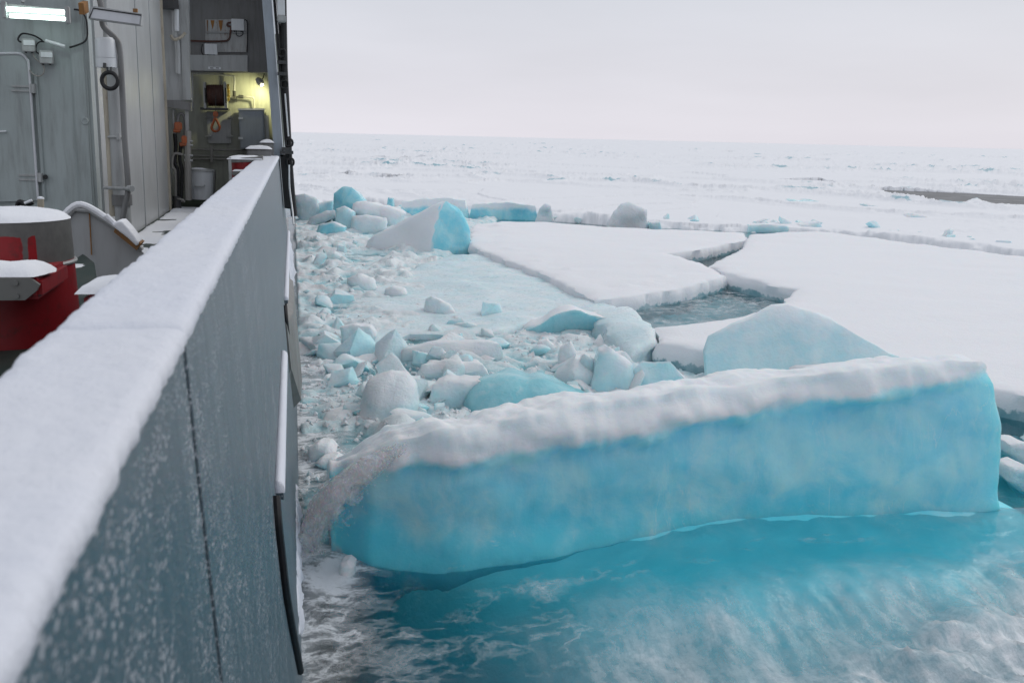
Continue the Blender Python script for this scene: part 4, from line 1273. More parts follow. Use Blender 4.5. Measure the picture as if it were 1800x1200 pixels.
# ---- the wave thrown up over the left end of the slab
def build_wave():
    D = 10.9
    path = [onD(532, 935, D + 0.25), onD(552, 890, D + 0.15), onD(585, 855, D), onD(625, 822, D), onD(668, 796, D + 0.05), onD(715, 778, D + 0.15)]
    P = smooth_path(path, 14)
    P = smooth_path(path, 40)
    n = len(P)
    m = 90
    tt = np.linspace(0, 1, n)
    ph = np.linspace(-0.5, 3.6, m)                      # from behind the crest over the top and down the front
    V, Fc, cov = [], [], []
    for sh in range(4):
        T, A_ = np.meshgrid(tt, ph, indexing='ij')
        C0 = np.array(P)
        rad = (0.36 * (1 - T) ** 0.8 + 0.05) * (0.66 + 0.15 * sh)
        px_ = C0[:, 0][:, None] + 0.30 * rad * np.cos(A_) + 0 * A_
        py_ = C0[:, 1][:, None] + rad * np.cos(A_ + 0.0)
        pz_ = C0[:, 2][:, None] - rad * 0.7 + rad * np.sin(A_) * np.where(np.sin(A_) < 0, 2.6, 1.0)
        drop = np.clip((A_ - 2.2) / 1.4, 0, 1)
        pz_ = pz_ - drop * rad * 2.2
        q = np.stack([px_.ravel(), py_.ravel(), pz_.ravel()], 1)
        dd = 0.09 * fbm(q[:, 0] * 2.6, q[:, 1] * 2.6, q[:, 2] * 2.6 + sh * 7, 4, 0.42)
        dir_ = np.stack([0.2 * np.cos(A_).ravel(), np.cos(A_).ravel(), np.abs(np.sin(A_)).ravel()], 1)
        q = q + dir_ * (dd * (1.1 - 0.7 * T.ravel()))[:, None]
        V.append(q)
        Fc.append(grid_faces(n, m) + sh * n * m)
        cov.append((0.62 - 0.09 * sh - 0.30 * drop - 0.25 * sstep(0.75, 1.0, T)).ravel())
    o = put('breaking_wave', np.concatenate(V), np.concatenate(Fc), M['froth'], smooth=True, attrs={'cov': np.concatenate(cov)})
    tag(o, 'frothing wave breaking over the left end of the blue slab', 'wave', kind='stuff')
    rg = np.random.default_rng(9)
    tv = np.array([(1, 0, -.4), (-.5, .87, -.4), (-.5, -.87, -.4), (0, 0, .9)])
    tf = np.array([(0, 2, 1), (0, 1, 3), (1, 2, 3), (2, 0, 3)])
    vs_, fs_ = [], []
    for k in range(800):
        t = rg.random() ** 1.3
        p = P[int(t * (n - 1))]
        sg = 0.22 * (1 - t) + 0.07
        q = p + np.array([rg.normal(0, sg), rg.normal(0, sg), abs(rg.normal(0, sg * 0.8)) - 0.15])
        vs_.append(q + tv * rg.uniform(0.003, 0.009))
        fs_.append(tf + 4 * k)
    o = put('spray', np.concatenate(vs_), np.concatenate(fs_), M['froth'], attrs={'cov': np.full(3200, 1.0)})
    tag(o, 'fine spray flying off the breaking wave', 'spray', kind='stuff')
build_wave()
#ICE_END

# ================================================================== THE SHIP
def onx(px, py, X):
    d = ray(px, py)
    return EYE + d * (X / d[0])
def onhull(px, py):
    """ray to the sloping hull side"""
    d = ray(px, py)
    k = -0.30 + 0.063 * 4.496
    # x = k + 0.0040 y - 0.063 z
    t = (k - 0.063 * EYE[2]) / (d[0] - 0.0040 * d[1] + 0.063 * d[2])
    return EYE + d * t
DECK = 3.35
CAPZ = 4.455
SHIP = thing('ship', (-4.0, 8.0, 0.0), 'grey-blue icebreaker with snow-topped bulwark and pale deckhouse, on the left', 'ship')

def hx(y, z): return hull_x(min(y, 26), z) - 0.012 * max(0, y - 26) ** 1.9
def build_hull():
    ys = np.concatenate([np.linspace(-14, 0, 6), np.linspace(1, 26, 26), np.linspace(28, 60, 14)])
    zs = [CAPZ, 4.0, 3.2, 2.5, 1.5, 0.5, -1, -6]
    V, Fc = [], []
    for y in ys:
        ring = [(hx(y, z), y, z) for z in zs] + [(-12, y, -6), (-12, y, DECK), (-0.56, y, DECK), (-0.60, y, CAPZ)]
        V += ring
    m = len(zs) + 4
    for i in range(len(ys) - 1):
        for k in range(m): Fc.append((i * m + k, i * m + (k + 1) % m, (i + 1) * m + (k + 1) % m, (i + 1) * m + k))
    Fc += [tuple(range(m)), tuple((len(ys) - 1) * m + k for k in range(m))[::-1]]
    o = put('hull', V, Fc, M['bulwark'], SHIP)
    bm = bmesh.new(); bm.from_mesh(o.data); bmesh.ops.recalc_face_normals(bm, faces=bm.faces); bm.to_mesh(o.data); bm.free()
build_hull()
mb = MB()
mb.v = [(-11.5, -13, DECK + .004), (-0.57, -13, DECK + .004), (-0.57, 26, DECK + .004), (-11.5, 26, DECK + .004)]
mb.f = [(0, 1, 2, 3)]
mb.build('deck', M['deck'], SHIP)
# weld seams on the bulwark plating
for y in (2.72,):
    b = MB()
    b.tube([(hx(y, z) + 0.001, y + 0.004 * math.sin(z * 9), z) for z in np.linspace(CAPZ, 2.4, 24)], 0.006, 6)
    b.build('weld_seam', M['bulwark'], SHIP, smooth=True)
# snow lying on the bulwark cap
def cap_snow(y0, y1, name='cap_snow'):
    ys = np.unique(np.concatenate([np.geomspace(0.5, 22.4, 520), np.linspace(-3, 0.5, 20)]))
    ys = np.concatenate([[y0], ys[(ys > y0) & (ys < y1)], [y1]])
    prof = [(0.012, -0.012), (0.0, -0.008), (0.0, 0.014), (0.012, 0.028), (0.045, 0.038)] + [(0.06 + 0.86 * k / 16, 0.042) for k in range(1, 16)] + [(0.945, 0.038), (0.975, 0.028), (0.995, 0.010), (1.0, -0.006), (0.985, -0.012)]
    V = []
    for y in ys:
        xo, xi = hx(y, CAPZ) + 0.012, -0.612
        e = min((y - y0), (y1 - y)) if y0 > -2 or y1 < 22 else 1
        e0, e1 = (y - y0) if y0 > -2 else 9, (y1 - y)
        k = 1 - 0.75 * math.exp(-max(0, min(e0, e1)) / 0.02)
        a = 0.006 * float(fbm(y * 14, 1.3, 2, 4)); c = 0.010 * float(fbm(y * 7, 7.7, 4, 4))
        for u, w in prof:
            x = xo + a * (1 if u < 0.1 else 0) + (xi - xo - c * (1 if u > 0.9 else 0)) * u
            V.append((x, y, CAPZ + (w + 0.006 * float(pn(x * 9, y * 9, 3)) + 0.004 * float(pn(x * 30, y * 30, 5))) * (k if w > 0 else 1)))
    n, m = len(ys), len(prof)
    fc = grid_faces(n, m).tolist() + [tuple(range(m)), tuple((n - 1) * m + k for k in range(m))[::-1]]
    o = put(name, V, fc, M['snow_fine'], SHIP, smooth=True)
    bm = bmesh.new(); bm.from_mesh(o.data); bmesh.ops.recalc_face_normals(bm, faces=bm.faces); bm.to_mesh(o.data); bm.free()
cap_snow(-3.0, 2.715)
cap_snow(2.725, 22.25)
# snow drifted on the deck
def deck_snow():
    xs, ys = np.arange(-6.5, -0.6, 0.06), np.arange(3, 22.5, 0.09)
    X, Y = np.meshgrid(xs, ys, indexing='ij')
    Z = DECK - 0.02 + 0.045 * np.clip(fbm(X * 0.9, Y * 0.7, 2, 4) + 0.25, -0.5, 1) + 0.03 * sstep(-3, -2.2, X) * sstep(13, 15, Y) + 0.006 * fbm(X * 6, Y * 6, 1, 3)
    Z = np.where((Y < 12.5) & (X < -1.0), DECK - 0.05, Z)
    Z = np.where((X < -2.4) & (Y > 13.9), DECK - 0.05, Z)
    put('deck_snow', np.stack([X.ravel(), Y.ravel(), Z.ravel()], 1), grid_faces(len(xs), len(ys)), M['snow'], SHIP, smooth=True)
deck_snow()

# ---- deckhouse
YD, XW, YW, YC, YU, YB = 14.0, -2.42, 21.7, 22.2, 24.2, 25.2
def face_y(mb, pts, Y, off): return mb.prism([ony(a, b, Y) for a, b in pts], off)
mb = MB(); mb.box((-7.3, YD + 0.15, 7.8), (9.7, 0.3, 9.2)); mb.build('door_wall', M['wall'], SHIP)
mb = MB(); mb.box((XW - 0.1, (YD + YW) / 2 + 0.2, 7.8), (0.2, YW - YD - 0.2, 9.2)); mb.build('side_wall', M['white'], SHIP)
for px in (247, 271):
    q = onx(px, 220, XW)
    mb = MB(); mb.box((XW + 0.006, q[1], 7.8), (0.016, 0.03, 9.0), bev=0.003); mb.build('panel_seam', M['white'], SHIP)
mb = MB(); mb.box((XW + 0.01, YW + 0.0, 7.8), (0.06, 0.12, 9.0), bev=0.01); mb.build('edge_trim', M['cream'], SHIP, label='cream edge trim streaked with rust')
mb = MB(); mb.box((XW - 0.16, YD - 0.02, 7.8), (0.18, 0.06, 9.0), bev=0.02); mb.build('corner_post', M['wall'], SHIP)
# column, bulkheads and roof of the open recess
mb = MB(); face_y(mb, [(282, -80), (330, -80), (334, 176), (290, 176)], YC, (0, 0.25, 0)); mb.build('recess_column', M['lgrey'], SHIP)
mb = MB(); face_y(mb, [(318, 60), (331, 60), (336, 176), (322, 176)], YC - 0.06, (0, 0.2, 0)); mb.build('duct', M['lgrey'], SHIP)
mb = MB(); face_y(mb, [(250, -120), (475, -120), (475, 128), (250, 128)], YU, (0, 0.08, 0)); mb.build('upper_bulkhead', M['grey'], SHIP)
mb = MB(); face_y(mb, [(361, 35), (434, 34), (434, 92), (361, 92)], YU - 0.06, (0, 0.05, 0)); mb.build('patch_panel', M['panel'], SHIP, label='grey panel with orange rust streaks')
mb = MB(); face_y(mb, [(331, 97), (435, 98), (435, 126), (333, 124)], YU - 0.16, (0, 0.15, 0)); mb.build('beam', M['lgrey'], SHIP)
for a_, b_, c_ in ((370, 377, 52), (384, 392, 56), (363, 366, 70)):
    mb = MB(); face_y(mb, [(a_, 36), (b_, 36), (b_ - 1.5, c_ - 6), ((a_ + b_) / 2, c_), (a_ + 1.5, c_ - 8)], YU - 0.064, (0, 0.003, 0)); mb.build('rust_stain', M['rusty'], SHIP)
for yy in (57, 98):
    mb = MB(); mb.tube([ony(332 if yy > 60 else 362, yy, YU - 0.1), ony(434, yy + 0.6, YU - 0.1)], 0.018, 6); mb.build('stiffener', M['lgrey'], SHIP)
mb = MB(); face_y(mb, [(250, 60), (500, 60), (500, 420), (250, 420)], YB, (0, 0.1, 0)); mb.build('recess_bulkhead', M['recess'], SHIP)
mb = MB(); mb.box((-4.0, 23.45, 4.4), (2.9, 3.4, 2.2)); mb.build('inner_bulkhead', M['lgrey'], SHIP)
mb = MB(); mb.box((-1.7, 26.5, 8.75), (2.6, 9.0, 0.1)); mb.build('recess_roof', M['grey'], SHIP)
# the ship's side plating ahead of the bulwark, its after edge shows as an inclined post
mb = MB(); face_y(mb, [(452, -110), (469, -110), (498, 275), (482, 275)], 22.45, (0, 14, 0)); mb.build('side_plating', M['cab'], SHIP, label='inclined pale side plating beside the recess')

# door in the after wall
px_d = [(-45, 130), (-45, 112), (-40, 102), (-28, 96), (25, 94), (40, 97), (48, 106), (51, 122), (67, 352), (-30, 356)]
mb = MB(); face_y(mb, px_d, YD - 0.06, (0, 0.07, 0)); door = mb.build('door', M['wall'], SHIP)
fr = smooth_path([ony(a, b, YD - 0.065) for a, b in [(-28, 96), (25, 94), (40, 97), (48, 106), (51, 122), (59, 240), (67, 352)]], 4)
mb = MB(); mb.tube(fr, 0.016, 6); mb.build('door_rim', M['lens'], door, smooth=True)
mb = MB(); mb.tube([ony(62, 130, YD - 0.02), ony(78, 352, YD - 0.02)], 0.022, 6); mb.build('door_frame', M['wall'], SHIP)
for yy, xx in ((156, 24), (312, 37)):
    h = MB()
    h.box(ony(xx + 17, yy - 4, YD - 0.06), (0.27, 0.03, 0.022)); h.box(ony(xx + 17, yy + 4, YD - 0.06), (0.27, 0.03, 0.022))
    h.box(ony(xx + 34, yy, YD - 0.06), (0.06, 0.05, 0.11)); h.cyl(ony(xx + 34, yy - 8, YD - 0.09), ony(xx + 34, yy + 8, YD - 0.09), 0.018, 8)
    h.build('hinge', M['lgrey'], door)
mb = MB(); mb.tube([ony(-12, 232, YD - 0.09), ony(11, 231, YD - 0.09)], 0.012, 8); mb.build('handle', M['tag'], door)
mb = MB(); mb.cyl(ony(80, 311, YD - 0.1), ony(80, 311, YD), 0.03, 12); mb.build('door_stop', M['black'], SHIP)
mb = MB(); mb.ring(ony(149, 213, YD - 0.05), (0, 1, 0), 0.035, 0.014, 16, 6); mb.box(ony(149, 213, YD - 0.03), (0.05, 0.05, 0.05)); mb.build('lifting_eye', M['wall'], SHIP)
mb = MB(); mb.tube([ony(150, 60, YD - 0.004), ony(156, 210, YD - 0.004), ony(165, 395, YD - 0.004)], 0.012, 5); mb.build('wall_seam', M['wall'], SHIP)

# ---- hull side fittings
def ledge(y0, y1, z, name='rubbing_ledge'):
    mb = MB()
    n = 16
    V, Fc = [], []
    for i in range(n + 1):
        y = y0 + (y1 - y0) * i / n
        x = hx(y, z)
        V += [(x - 0.03, y, z - 0.05), (x + 0.055, y, z - 0.05), (x + 0.055, y, z), (x - 0.03, y, z)]
    for i in range(n):
        for k in range(4): Fc.append((i * 4 + k, i * 4 + (k + 1) % 4, (i + 1) * 4 + (k + 1) % 4, (i + 1) * 4 + k))
    Fc += [(0, 1, 2, 3), (n * 4 + 3, n * 4 + 2, n * 4 + 1, n * 4)]
    mb.add(V, Fc)
    o = mb.build(name, M['bulwark'], SHIP)
    V = []
    ys = np.linspace(y0, y1, 60)
    pr = [(-0.02, 0.0), (-0.015, 0.04), (0.01, 0.065), (0.035, 0.06), (0.06, 0.035), (0.066, 0.0)]
    for y in ys:
        x = hx(y, z)
        w = 1 + 0.5 * float(fbm(y * 2.3, z, 1, 3))
        for u, h_ in pr: V.append((x + u, y, z + 0.001 + h_ * w))
    put('ledge_snow', V, grid_faces(len(ys), len(pr)).tolist() + [tuple(range(6)), tuple((len(ys) - 1) * 6 + k for k in range(6))[::-1]], M['snow_fine'], o, smooth=True)
    for y in np.arange(y0 + 0.2, y1, 0.42):
        b = MB(); b.cyl((hx(y, z - .09) - 0.01, y, z - 0.09), (hx(y, z - .09) + 0.03, y, z - 0.09), 0.02, 8); b.build('bolt', M['dark'], o)
ledge(7.0, 11.6, 2.45)
ledge(15.4, 26.0, 2.48)
def fender(px):
    pts = [onhull(*p) for p in px]
    pts = [np.array([hx(p[1], p[2]) + 0.02, p[1], p[2]]) for p in pts]
    mb = MB(); mb.tube(smooth_path(pts, 6), 0.03, 8); mb.build('fender_strip', M['black'], SHIP, smooth=True, label='curved black rubber fender strip on the hull')
fender([(480, 872), (483, 915), (488, 960), (496, 1030), (506, 1090), (518, 1150), (524, 1180)])
fender([(499, 538), (501, 565), (505, 600), (509, 630), (513, 655)])
# grey fender plate standing proud of the side
mb = MB()
ring = []
for y, z0, z1, w in ((14.6, 2.35, 1.6, 0.03), (15.4, 2.4, 0.9, 0.12), (17.5, 2.4, 0.7, 0.14), (19.5, 2.3, 1.0, 0.12), (20.2, 2.2, 1.4, 0.03)):
    ring.append([(hx(y, z0) - 0.02, y, z0), (hx(y, z0) + w, y, z0 - 0.12), (hx(y, z1) + w, y, z1), (hx(y, z1) - 0.02, y, z1 - 0.15)])
V = [p for r_ in ring for p in r_]
Fc = [(i * 4 + k, i * 4 + (k + 1) % 4, (i + 1) * 4 + (k + 1) % 4, (i + 1) * 4 + k) for i in range(4) for k in range(4)] + [(0, 1, 2, 3), (19, 18, 17, 16)]
mb.add(V, Fc); mb.build('fender_plate', M['plate'], SHIP)
# crust of snow and ice along the water line
def crust(y0, y1, zc, key, w=0.07, h=0.16):
    ys = np.linspace(y0, y1, 150)
    V = []
    for y in ys:
        e = min(1, (y - y0) * 1.5, (y1 - y) * 1.5)
        for k in range(9):
            a = math.pi * k / 8
            nz_ = 0.6 + 1.6 * float(fbm(y * 4.5, k * 0.9, key, 5))
            z = zc + h * math.cos(a) * e
            V.append((hx(y, z) - 0.012 + w * math.sin(a) * e * max(0.0, nz_), y, z))
    put('ice_crust', V, grid_faces(len(ys), 9), M['snow_fine'], SHIP, smooth=True)
crust(8.8, 13.2, 0.30, 1.0, 0.04, 0.28)
crust(17.0, 22.0, 0.9, 2.0, 0.05, 0.6)
crust(23.5, 30.0, 1.7, 3.0, 0.08, 0.6)

# ---- black ladder guard and lines on the side, ahead of the bulwark end
g = thing('side_ladder', (0.1, 22.6, 1.0), 'black side ladder guard with loops standing outboard of the bulwark end', 'ladder')
def gy(px, py, y=22.5): return ony(px, py, y)
mb = MB()
for a, b, w in (((479, -40), (505, 275), 0.030), ((484, -40), (509, 275), 0.022)):
    mb.tube([gy(*a), gy(*b)], w, 8)
mb.build('rail', M['black'], g)
mb = MB(); mb.tube([gy(497, -40), gy(500, 120), gy(508, 275), gy(513, 340), gy(517, 380)], 0.07, 8); mb.build('rubber_fender', M['black'], g)
mb = MB(); face_y(mb, [(492, 272), (504, 272), (512, 340), (514, 368), (500, 366)], 22.45, (0, 1.2, 0)); mb.build('fender_pad', M['black'], g)
for cx_, cy_ in ((507, 251), (509, 285), (498, 148), (494, 93)):
    c = gy(cx_, cy_, 22.4)
    mb = MB(); mb.tube(smooth_path([c + np.array(k) for k in ((-.05, 0, .06), (.06, 0, .07), (.09, 0, 0), (.06, 0, -.07), (-.05, 0, -.06), (-.05, 0, .06))], 4), 0.022, 8); mb.build('loop', M['black'], g, smooth=True)
for cy_, w in ((262, 0.2), (268, 0.28), (110, 0.2), (130, 0.2)):
    mb = MB(); mb.box(gy(504 if cy_ > 200 else 496, cy_, 22.4), (w, 0.1, 0.07)); mb.build('bracket', M['dark'], g)
mb = MB(); mb.tube([gy(501, 165, 22.35), gy(507, 240, 22.35)], 0.018, 6); mb.build('bright_line', M['tag'], g)
mb = MB(); mb.tube(smooth_path([gy(508, 290, 22.3), gy(509, 330, 22.2), gy(514, 370, 21.8), gy(516, 395, 21.5)], 5), 0.02, 6); mb.build('bright_line', M['tag'], g)
w_ = thing('equipment_box', gy(494, 40), 'white box with a snowy lid high on the outer ship side', 'box')
mb = MB(); mb.box(gy(494, 12, 22.4), (0.16, 0.3, 0.5), bev=0.02); mb.build('case', M['tag'], w_)
mb = MB(); mb.box(gy(495, 34, 22.38), (0.19, 0.32, 0.14), bev=0.02); mb.build('base', M['lgrey'], w_)

# ---- lights
t = thing('fluorescent_light', ony(62, 40, 13.6), 'lit twin-tube fluorescent light on the after deckhouse wall', 'light')
mb = MB(); face_y(mb, [(0, 6), (118, 17), (122, 36), (10, 28)], 13.62, (0, 0.12, 0)); mb.build('housing', M['grey'], t)
for a, b in (((12, 16), (114, 22)), ((17, 28), (118, 34))):
    mb = MB(); mb.tube([ony(*a, 13.56), ony(*b, 13.56)], 0.026, 10); mb.build('tube', M['tube_light'], t)
for a in ((8, 18), (119, 27)):
    mb = MB(); mb.box(ony(*a, 13.58), (0.05, 0.1, 0.2), bev=0.01); mb.build('end_cap', M['lgrey'], t)
mb = MB(); mb.tube([ony(40, 5, 13.7), ony(50, -40, 13.9)], 0.02, 8); mb.build('bracket', M['lgrey'], t)
t = thing('floodlight', ony(200, 45, 13.2), 'white unlit rectangular floodlight tilted beside the fluorescent light', 'light')
mb = MB(); face_y(mb, [(158, 14), (166, 11), (250, 25), (247, 45), (155, 33)], 13.25, (0, 0.16, 0)); mb.build('housing', M['lgrey'], t)
mb = MB(); face_y(mb, [(161, 17), (167, 14.5), (247, 27.5), (244.5, 43), (158.5, 31.5)], 13.235, (0, 0.012, 0)); mb.build('lens', M['lens'], t)
mb = MB(); mb.tube([ony(157, 32, 13.23), ony(164, 15, 13.23), ony(248, 27, 13.23)], 0.008, 6); mb.build('gasket', M['black'], t)
mb = MB(); mb.box(ony(147, 14, 13.4), (0.06, 0.3, 0.13), rx=0.2); mb.build('bracket', M['rusty'], t)
mb = MB(); mb.box(ony(238, 19, 13.3), (0.05, 0.06, 0.04)); mb.build('clip', M['rusty'], t)

def cable(px, Y, label, r=0.009, mat='black', cat='cable', name='cable'):
    mb = MB(); mb.tube(smooth_path([ony(a, b, Y) for a, b in px], 6), r, 6)
    return tag(mb.build(name, M[mat], smooth=True), label, cat)
cable([(130, 17), (140, 19), (150, 30), (153, 45), (153, 66), (145, 76), (122, 84)], 13.9, 'black cable looping from the fluorescent light down the wall', 0.012)
cable([(75, 72), (62, 64), (48, 60), (38, 60), (32, 68), (34, 73), (42, 75)], 13.9, 'black cable looping over the upper left junction box', 0.011)
cable([(78, 74), (70, 74), (64, 80), (63, 90), (70, 96), (74, 97)], 13.9, 'short black cable joining the two small junction boxes', 0.009)
cable([(57, 92), (62, 103), (70, 110), (77, 118), (77, 128), (70, 134), (60, 132), (52, 124)], 13.9, 'brownish cable curling down to the door frame', 0.009, 'pipe')
mb = MB(); mb.tube([ony(80, 72, 13.88), ony(114, 82, 13.88)], 0.022, 8); tag(mb.build('cable_sleeve', M['tag'], smooth=True), 'pale straight sleeve joint in the wall cable', 'sleeve')
def jbox(px, py, w, h, Y, label, mat='lgrey', pl=True, dep=0.09):
    t = thing('junction_box', ony(px, py + h / 2, Y), label, 'junction box')
    s = Y / F
    mb = MB(); mb.box(ony(px, py, Y), (w * s, dep, h * s), bev=0.008); mb.build('case', M[mat], t)
    if pl:
        mb = MB(); mb.box(ony(px, py - h * 0.22, Y - dep / 2 - 0.004), (w * s * 0.85, 0.008, h * s * 0.38)); mb.build('nameplate', M['tag'], t)
    mb = MB()
    for k in (-1, 1): mb.cyl(ony(px + k * w * 0.3, py + h / 2, Y), ony(px + k * w * 0.3, py + h / 2 + 4, Y), 0.014, 8)
    mb.build('cable_gland', M['dark'], t)
    return t
jbox(51, 80, 19, 20, 13.9, 'left one of the two small grey boxes above the door')
jbox(82, 101, 20, 20, 13.9, 'right and lower one of the two small grey boxes above the door')
jbox(418, 44, 20, 18, YU - 0.13, 'pale square box at the top right of the rusty panel', 'tag', True)
jbox(371, 87, 20, 17, YU - 0.13, 'pale square box at the lower left of the rusty panel', 'tag', True)
cable([(332, 72), (360, 73), (390, 73), (402, 70), (405, 58), (406, 48), (400, 46), (401, 41), (409, 40)], YU - 0.12, 'rusty red conduit running up to the upper box of the rusty panel', 0.022, 'rope', 'pipe', 'conduit')
cable([(356, 78), (354, 90), (360, 100), (370, 102), (376, 97)], YU - 0.14, 'black cable loop under the lower box of the rusty panel', 0.012)
cable([(415, 53), (416, 62), (422, 64), (427, 60), (426, 53)], YU - 0.14, 'small black cable loop under the upper box of the rusty panel', 0.01)
cable([(428, 36), (433, 36), (435, 44), (435, 70), (434, 92)], YU - 0.1, 'thin dark cable down the right edge of the rusty panel', 0.012)
mb = MB(); mb.box(ony(377, 120, YU - 0.17), (0.27, 0.012, 0.05)); tag(mb.build('name_plate', M['tag']), 'small white lettered plate on the beam above the winch', 'plate')
for k, (a, b) in enumerate(((369.5, 375), (379.5, 385))):
    mb = MB(); mb.box(ony((a + b) / 2, 120, YU - 0.178), (0.07, 0.004, 0.018)); o = mb.build('lettering', M['dark']); o.parent = bpy.data.objects['name_plate']
    o.matrix_parent_inverse = Matrix.Translation(-ORG['name_plate'])

# ---- pipes and canister at the corner
def pipe(px, Y, r, label, mat='lgrey', n=16, name='pipe'):
    mb = MB(); mb.tube(smooth_path([ony(a, b, Y) for a, b in px], 5), r, n)
    return tag(mb.build(name, M[mat], smooth=True), label, 'pipe')
pipe([(199, 120), (203, 200), (209, 330)], 13.9, 0.085, 'thick pale vertical pipe below the white canister')
t = thing('pipe_joint', ony(216, 395, 13.9), 'dark sleeve and lower end of the thick vertical pipe', 'pipe joint')
mb = MB(); mb.tube([ony(214, 342, 13.9), ony(215, 361, 13.9)], 0.125, 18); mb.build('sleeve', M['grey'], t, smooth=True)
mb = MB(); mb.tube([ony(210, 330, 13.9), ony(214, 345, 13.9)], [0.09, 0.11], 16); mb.tube([ony(215, 360, 13.9), ony(218, 400, 13.9)], 0.10, 16); mb.build('pipe_end', M['lgrey'], t, smooth=True)
pipe([(172, -12), (178, 12), (180, 40), (186, 52), (203, 68), (210, 85), (214, 140), (219, 240), (225, 328), (220, 362), (213, 400)], 13.6, 0.036, 'grey conduit bending round the white canister and down the corner', 'grey')
pipe([(184, 118), (189, 200), (195, 300), (199, 380)], 13.95, 0.045, 'thin cream pipe on the left of the thick vertical pipe', 'cream')
pipe([(184, -10), (186, 70)], 13.8, 0.03, 'short pipe running up from the white canister', 'lgrey')
mb = MB(); mb.tube([ony(183, 330, 13.8), ony(228, 332, 13.5)], 0.022, 8); mb.cyl(ony(226, 331, 13.55), ony(232, 332, 13.5), 0.04, 10); tag(mb.build('pipe_clamp', M['lgrey']), 'horizontal clamp holding the corner pipes near the deck', 'clamp')
mb = MB(); mb.ring(ony(205, 241, 13.9), (0, 0, 1), 0.095, 0.016); mb.box(ony(208, 240, 13.78), (0.04, 0.05, 0.08)); tag(mb.build('pipe_clamp', M['lgrey']), 'ring clamp round the middle of the thick vertical pipe', 'clamp')
t = thing('canister', ony(187, 118, 13.6), 'white upright canister on the corner above the black ring', 'canister')
mb = MB(); mb.tube([ony(184.5, 67, 13.6), ony(185, 71, 13.6), ony(187, 102, 13.6)], [0.10, 0.122, 0.125], 22); mb.build('body', M['tag'], t, smooth=True)
mb = MB(); mb.tube([ony(187, 102.5, 13.6), ony(188, 119, 13.6)], 0.128, 22); mb.build('cap', M['tag'], t, smooth=True)
mb = MB(); mb.tube([ony(184, 111, 13.45), ony(184, 120, 13.45)], 0.02, 8); mb.build('clasp', M['dark'], t)
t = thing('ring', ony(192, 157, 13.5), 'black ring hanging under the white canister', 'ring')
mb = MB(); mb.ring(ony(193, 142, 13.48), (0.2, 1, 0), 0.098, 0.026); mb.build('hoop', M['black'], t, smooth=True)
mb = MB(); mb.tube([ony(188, 118, 13.5), ony(190, 129, 13.48)], 0.012, 6); mb.tube([ony(195, 118, 13.5), ony(195, 129, 13.48)], 0.012, 6); mb.build('hanger', M['dark'], t)

# ---- recess: winch, hook, hatch, cabinet, lamp, drum, pipes
t = thing('winch', ony(378, 190, 24.7), 'wire winch with brown rope drum and yellow gear on the recess wall', 'winch')
mb = MB(); mb.tube([ony(365, 168, 24.75), ony(393, 168, 24.75)], 0.235, 24)
for k in range(9): mb.ring(ony(366.5 + 3.1 * k, 168, 24.75), (1, 0, 0), 0.237, 0.013, 24, 6)
mb.build('rope_drum', M['rope'], t, smooth=True)
for a in (361, 397):
    mb = MB(); mb.box(ony(a, 168, 24.72), (0.06, 0.45, 0.60), bev=0.01); fl = mb.build('side_frame', M['lgrey'], t)
    mb = MB(); mb.box(ony(a, 168, 24.49), (0.03, 0.02, 0.34)); mb.build('slot', M['black'], fl)
for k, (a, b) in enumerate(((402, 155), (403, 165), (402, 173))):
    mb = MB(); mb.cyl(ony(a - 3, b, 24.75), ony(a + 1, b, 24.75), 0.09 - 0.01 * k, 14); mb.build('gear', M['brass'], t, smooth=True)
mb = MB(); mb.box(ony(378, 192, 24.8), (0.62, 0.55, 0.05)); mb.build('base', M['dark'], t)
t = thing('hook', ony(378, 232, 24.5), 'orange lifting hook hanging from the winch', 'hook')
mb = MB(); mb.tube([ony(379, 168, 24.5), ony(379.5, 199, 24.5)], 0.008, 6); mb.build('wire', M['dark'], t)
mb = MB(); mb.box(ony(379, 201, 24.5), (0.11, 0.09, 0.13), bev=0.02); mb.build('swivel', M['orange'], t)
mb = MB(); mb.tube(smooth_path([ony(a, b, 24.5) for a, b in ((378.5, 207), (374, 218), (372, 224), (374, 229), (379, 231), (384, 229), (386, 223), (383, 216), (379, 208))], 5), 0.028, 8); mb.build('hook_eye', M['orange'], t, smooth=True)
t = thing('wall_hatch', ony(386, 250, 25.15), 'square grey-green hatch on the recess wall behind the hook', 'hatch')
mb = MB(); face_y(mb, [(363, 196), (406, 196), (406, 252), (366, 252)], 25.1, (0, 0.08, 0)); mb.build('hatch_panel', M['lgrey'], t)
for a, b in ((365, 207), (366, 240), (404, 207), (404, 240)):
    mb = MB(); mb.tube([ony(a - 5, b, 25.04), ony(a + 6, b, 25.04)], 0.022, 6); mb.build('hatch_dog', M['lgrey'], t)
t = thing('cabinet', ony(441, 262, 24.8), 'tall blue-grey steel cabinet under the lamp', 'cabinet')
mb = MB(); face_y(mb, [(419, 192), (464, 192), (466, 262), (423, 262)], 24.7, (0, 0.4, 0)); mb.build('case', M['cab'], t)
mb = MB(); face_y(mb, [(422, 195), (461.5, 195), (463, 260), (424.5, 260)], 24.66, (0, 0.035, 0)); mb.build('door', M['cab'], t)
mb = MB(); face_y(mb, [(418, 191), (443, 190.3), (465, 191), (465, 194), (418, 194)], 24.64, (0, 0.46, 0)); mb.build('top', M['tag'], t)
for b in (208, 243):
    mb = MB(); mb.box(ony(423, b, 24.63), (0.1, 0.03, 0.05)); mb.build('latch', M['tag'], t)
mb = MB(); face_y(mb, [(465, 203), (472, 203), (474, 252), (467, 252)], 24.72, (0, 0.2, 0)); mb.build('side_box', M['lgrey'], t)
